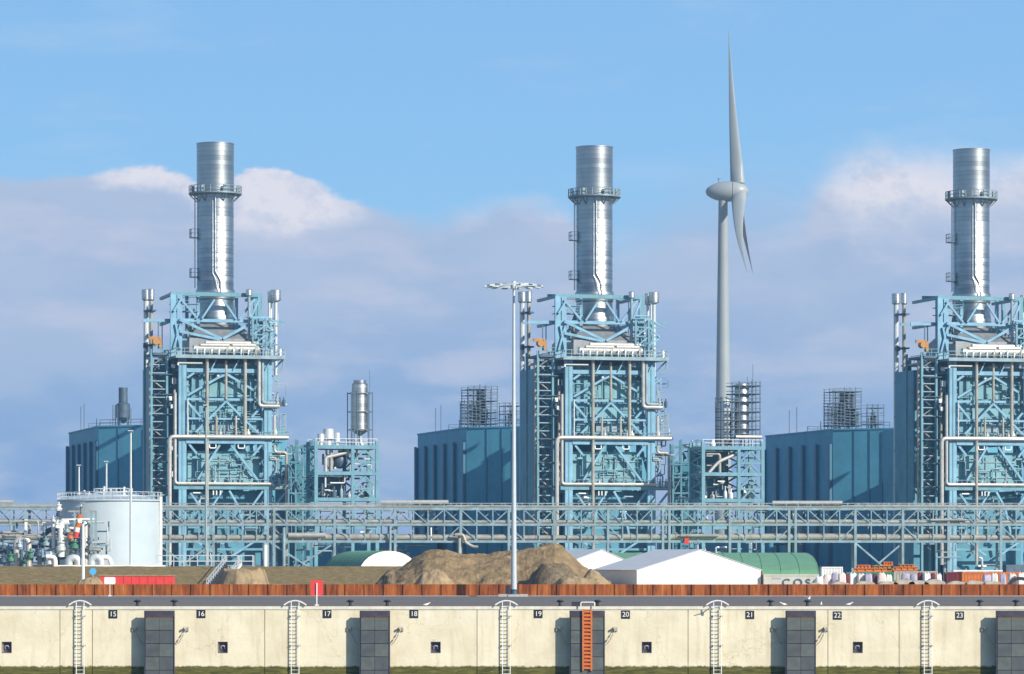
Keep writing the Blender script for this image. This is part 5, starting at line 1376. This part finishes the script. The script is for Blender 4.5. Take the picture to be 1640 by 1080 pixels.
def blade(root, tip, chordv, c0, bendv):
    b = MB(); prev = None; nn = 16; n = 22
    for i in range(n + 1):
        f = i / n
        c = c0 * ((1 - f) ** 1.2 * .97 + .03)
        th = max(.04, (.62 * c if f < .05 else c * (.34 - .2 * f)))
        p = root.lerp(tip, f) + bendv * (math.sin(PI * f))
        t_ = (tip - root).normalized(); cv_ = (chordv - t_ * chordv.dot(t_)).normalized(); nv = t_.cross(cv_)
        i0 = len(b.v)
        for k in range(nn):
            g = 2 * PI * k / nn
            b.v.append(tuple(p + cv_ * (math.cos(g) * .5 - .12) * c + nv * math.sin(g) * .5 * th * (1 - .35 * math.cos(g))))
        if prev is None: b.f.append(tuple(i0 + k for k in reversed(range(nn))))
        else: b._skin(prev, i0, nn)
        prev = i0
    b.f.append(tuple(prev + k for k in range(nn)))
    b.build('blade', M['turbine'], hb)
rootc = ctr + ax * 2.2
blade(rootc + Vector((0, 0, 2.2)), TP(1167, 49) - base, Vector((-1, .25, 0)), 4.1, Vector((-.2, 0, 0)))
blade(rootc + Vector((0.2, -1.6, -1.4)), TP(1197, 437, -36) - base + Vector((-.25 * 0, 0, 0)), Vector((-1, .1, -.2)), 4.3, Vector((-1.0, 0, 0)))
blade(rootc + Vector((0.3, 1.6, -1.4)), TP(1206, 439, 36) - base, Vector((-.25, 1, -.1)), 3.4, Vector((-.2, 0, 0)))

# ------------------------------------------------------------------ storage yard at the right
YD = 400.0
def yx(px, D=YD): return wx(px, D)
def container(px0, px1, top, D, m, lb, dep=2.4, rz=0, name='shipping_container', cat='container', ribs=True):
    x0 = wx(px0, D); w = wx(px1, D) - x0; z = wz(top, D)
    t = empty(name, (x0, D, 0), rz, label=lb, cat=cat)
    b = MB(); b.box(.1, w - .1, .05, dep - .05, .12, z - .1)
    if ribs:
        k = .3
        while k < w - .3: b.box(k, k + .16, .012, .049, .2, z - .18); k += .34
    b.build('body', M[m], t, smooth=False)
    b = MB()
    for x in (0, w - .12):
        for y in (0, dep - .12): b.box(x, x + .12, y, y + .12, 0, z)
    b.box(.121, w - .121, 0, .1, z - .14, z - .003); b.box(.121, w - .121, 0, .1, .003, .13); b.box(0, w, 0, dep, z - .002, z + .03)
    b.build('frame', M[m], t, smooth=False)
    return t
M['offwhite'] = mat('off_white_container_paint', (.56, .55, .47), .6, var=.08, scale=1, dirt=(.4, .36, .28, .4), streak=1)
cc = container(1223, 1312, 920.5, 395, 'offwhite', 'off-white shipping container lettered in grey-blue below the green hangar', ribs=False)
D = 395
for ch_, px in (('C', 1262), ('O', 1281), ('S', 1297), ('C', 1311)):
    me = text_mesh(ch_, 1.15, .012, .02); me.materials.append(M['bluetext'])
    o = bpy.data.objects.new('letter', me); C.objects.link(o); o.parent = cc; o.rotation_euler = (R(90), 0, 0); o.location = (wx(px, D) - wx(1223, D) - .2, -.012, wz(932.5, D) - .1); o.scale = (1.1, 1, 1)
MB().box(1.0, 1.9, .02, .045, wz(927.5, D), wz(925.5, D)).build('small_lettering', M['lilac'], cc)
container(1316, 1350, 908.5, 416, 'white', 'small plain white site cabin behind the bulk bags, right of the green hangar', 3, name='site_cabin', cat='cabin')
container(1356, 1432, 917, 408, 'green', 'low green container under the orange steel beams')
container(1432, 1502, 915.5, 408, 'greybag', 'dusty grey container right of the green one')
container(1541, 1645, 917, 398, 'orange', 'bright orange container at the right edge behind the rusty wall')
container(1516, 1539, 917, 402, 'redbag', 'dark maroon crate between the bulk bags and orange container', name='steel_crate', cat='crate')
o = MB().box(wx(1527, 404), wx(1606, 404), 404, 406, 2.35, 2.52).build('timber_board', M['cream']); tag(o, 'long pale board bundle lying on supports above the orange container', 'board')
for x_ in (1540, 1600): 
    o = MB().box(wx(x_, 404) - .2, wx(x_, 404) + .2, 404.3, 405.6, 0, 2.345).build('trestle', M['greybag']); tag(o, 'grey trestle under the %s end of the pale board bundle' % ('left' if x_ == 1540 else 'right'), 'trestle')
# orange beams
q = random.Random(3)
for k, (a, c, y, m) in enumerate([(1367, 1420, 913, 'orange'), (1372, 1395, 908, 'orange'), (1398, 1428, 909, 'yellow'), (1416, 1432, 903, 'orange'), (1430, 1470, 911, 'orange'), (1440, 1465, 907, 'yellow'), (1402, 1452, 914, 'yellow')]):
    D = 409.3; b = MB(); x0, x1, z = wx(a, D), wx(c, D), wz(y, D); r = .22; yy = D + (k % 4) * .45
    for zz in (z - r, z + r - .08): b.box(x0, x1, yy - .18, yy + .18, zz, zz + .08)
    b.box(x0, x1, yy - .04, yy + .04, z - r + .08, z + r - .08)
    for e in range(4): xe = x0 + (x1 - x0) * (e + .5) / 4; b.box(xe - .04, xe + .04, yy - .16, yy + .16, z - r + .081, z + r - .081)
    o = b.build('steel_beam', M[m], smooth=False)
    tag(o, ['long orange steel beam at the left of the beam stack', 'short orange beam lying on top at the left of the beam stack', 'yellow beam in the middle of the beam stack', 'short raised orange beam at the top of the beam stack', 'orange beam at the right of the beam stack', 'short yellow beam on top at the right of the beam stack', 'long yellow beam at the bottom of the beam stack'][k], 'steel beam', 'orange steel beams stacked in the yard')
# bulk bags
def bag(px, top, w, D, m, lb):
    b = MB(); hw = w / (F / D) / 2; z = wz(top, D); n = 20; prev = None
    for f in [0, .04, .2, .4, .6, .8, .93, 1.0]:
        bul = 1 + .12 * math.sin(PI * f); i0 = len(b.v)
        for k in range(n):
            g = 2 * PI * k / n; c_, s_ = math.cos(g), math.sin(g); sq = 1 / max(abs(c_), abs(s_)) ** .75
            rr = hw * .92 * bul * sq * (1 + .05 * math.sin(3 * g + px)) * (.82 if f == 1 else 1)
            b.v.append((rr * c_, rr * s_, z * f + (.06 * math.sin(2 * g + px) if f == 1 else 0)))
        if prev is None: b.f.append(tuple(i0 + k for k in reversed(range(n))))
        else: b._skin(prev, i0, n)
        prev = i0
    b.f.append(tuple(prev + k for k in range(n)))
    t = empty('bulk_bag', (wx(px, D), D, 0), q.uniform(-.2, .2), label=lb, cat='bulk bag', group='wrapped bulk bags in the storage yard')
    b.build('sack', M[m], t)
    for sx in (-1, 1): MB().pipe([(sx * hw * .6, -hw * .5, z - .05), (sx * hw * .4, -hw * .3, z + .16), (sx * hw * .1, -hw * .5, z - .05)], .03, 6).build('lifting_loop', M[m], t)
bags = [(1312, 925, 13, 'white', 'white bulk bag at the left end of the bag row, beside the lettered container'), (1325, 921, 13, 'bag', 'pinkish bag second from the left end of the bag row'), (1337, 918, 11, 'lilac', 'lilac bag third from the left end of the bag row'),
        (1348, 919, 12, 'bag', 'white bag with loops directly below the white site cabin'), (1357, 921, 8, 'redbag', 'narrow dark red sack below the right edge of the white cabin'), (1366, 919, 12, 'white', 'white bag below the left end of the orange beams'),
        (1379, 920, 12, 'bag', 'pinkish bag below the middle of the green container, the left one of two'), (1391, 920, 12, 'lilac', 'lilac bag below the green container'), (1401, 921, 8, 'redbag', 'narrow dark red sack below the green container'),
        (1412, 919, 13, 'bag', 'pinkish bag at the right part of the green container'), (1424, 922, 10, 'white', 'small white bag below the right end of the green container'), (1450, 919, 14, 'lilac', 'lilac grey wrapped bag before the grey container'),
        (1463, 920, 12, 'lilac', 'second lilac grey bag before the grey container'), (1474, 918, 9, 'redbag', 'dark red sack before the grey container'), (1484, 919, 12, 'white', 'white bag before the right part of the grey container'),
        (1494, 919, 8, 'redbag', 'dark red sack near the right end of the grey container'), (1503, 920, 10, 'bag', 'pinkish bag at the right end of the grey container'), (1580, 921, 13, 'lilac', 'lilac bag standing in front of the orange container'),
        (1593, 920, 10, 'white', 'white bag standing in front of the orange container'), (1606, 920, 10, 'lilac', 'lilac bag at the right part of the orange container'), (1621, 920, 14, 'bag', 'pinkish bag near the right edge of the photo'), (1636, 919, 12, 'white', 'white bag at the right edge of the photo')]
for px, top, w, m, lb in bags: bag(px, top, w, 389 + q.uniform(-1.5, 1.5), m, lb)
arcs = [(1305, 934), (1345, 932), (1385, 931), (1422, 931), (1447, 928), (1470, 930), (1496, 928), (1532, 931), (1560, 930), (1588, 931)]
PL = ['first', 'second', 'third', 'fourth', 'fifth', 'sixth', 'seventh', 'eighth', 'ninth', 'tenth']
for k, (px, top) in enumerate(arcs):
    D = 378.0; b = MB(); hw = 17 / (F / D); z = wz(top, D); n = 14
    for y in (-.8, .8):
        for j in range(n + 1):
            g = PI * j / n; b.v.append((-hw * math.cos(g), y, max(0, z - .45) + .45 * math.sin(g) + .03 * math.sin(5 * g + k)))
    b.v += [(x, y, 0) for x, y, _ in b.v]
    m_ = 2 * (n + 1)
    for j in range(n):
        b.f += [(j, j + n + 1, j + n + 2, j + 1), (j, j + 1, m_ + j + 1, m_ + j), (n + 1 + j, m_ + n + 1 + j, m_ + n + 2 + j, n + 2 + j)]
    b.f += [(0, m_, m_ + n + 1, n + 1), (n, 2 * n + 1, m_ + 2 * n + 1, m_ + n)]
    o = b.build('covered_pallet', M['greybag'], loc=(wx(px, D), D, 0)); tag(o, 'dusty tarpaulin-covered pallet behind the rusty wall, %s from the left in its row' % PL[k], 'covered pallet', 'tarpaulin-covered pallets along the rusty wall')
b = MB()
for j in range(12):
    a0, a1 = PI * j / 12, PI * (j + 1) / 12; b.bar((-1.1 * math.cos(a0), 0, 1.0 + .75 * math.sin(a0)), (-1.1 * math.cos(a1), 0, 1.0 + .75 * math.sin(a1)), .5, .32)
b.box(-1.3, -.9, -.25, .25, 0, 1.05); b.box(.9, 1.3, -.25, .25, 0, 1.05)
o = b.build('rubber_arch', M['black'], loc=(wx(1634, 376), 376, 0)); tag(o, 'black rubber arch leaning behind the rusty wall at the right edge', 'rubber arch')

# ------------------------------------------------------------------ air
b = MB().box(-2600, 2600, -1600, 3100, -7.5, 150)
hz = b.build('haze', bpy.data.materials.new('thin_blue_haze'), smooth=False)
hm = hz.data.materials[0]; hm.use_nodes = True; ht = hm.node_tree; ht.nodes.clear()
pv = ht.nodes.new('ShaderNodeVolumePrincipled'); pv.inputs['Color'].default_value = (.35, .66, 1.0, 1); pv.inputs['Density'].default_value = .00014
pv.inputs['Anisotropy'].default_value = 0.0
ho = ht.nodes.new('ShaderNodeOutputMaterial'); ht.links.new(pv.outputs[0], ho.inputs['Volume'])
tag(hz, kind='stuff')
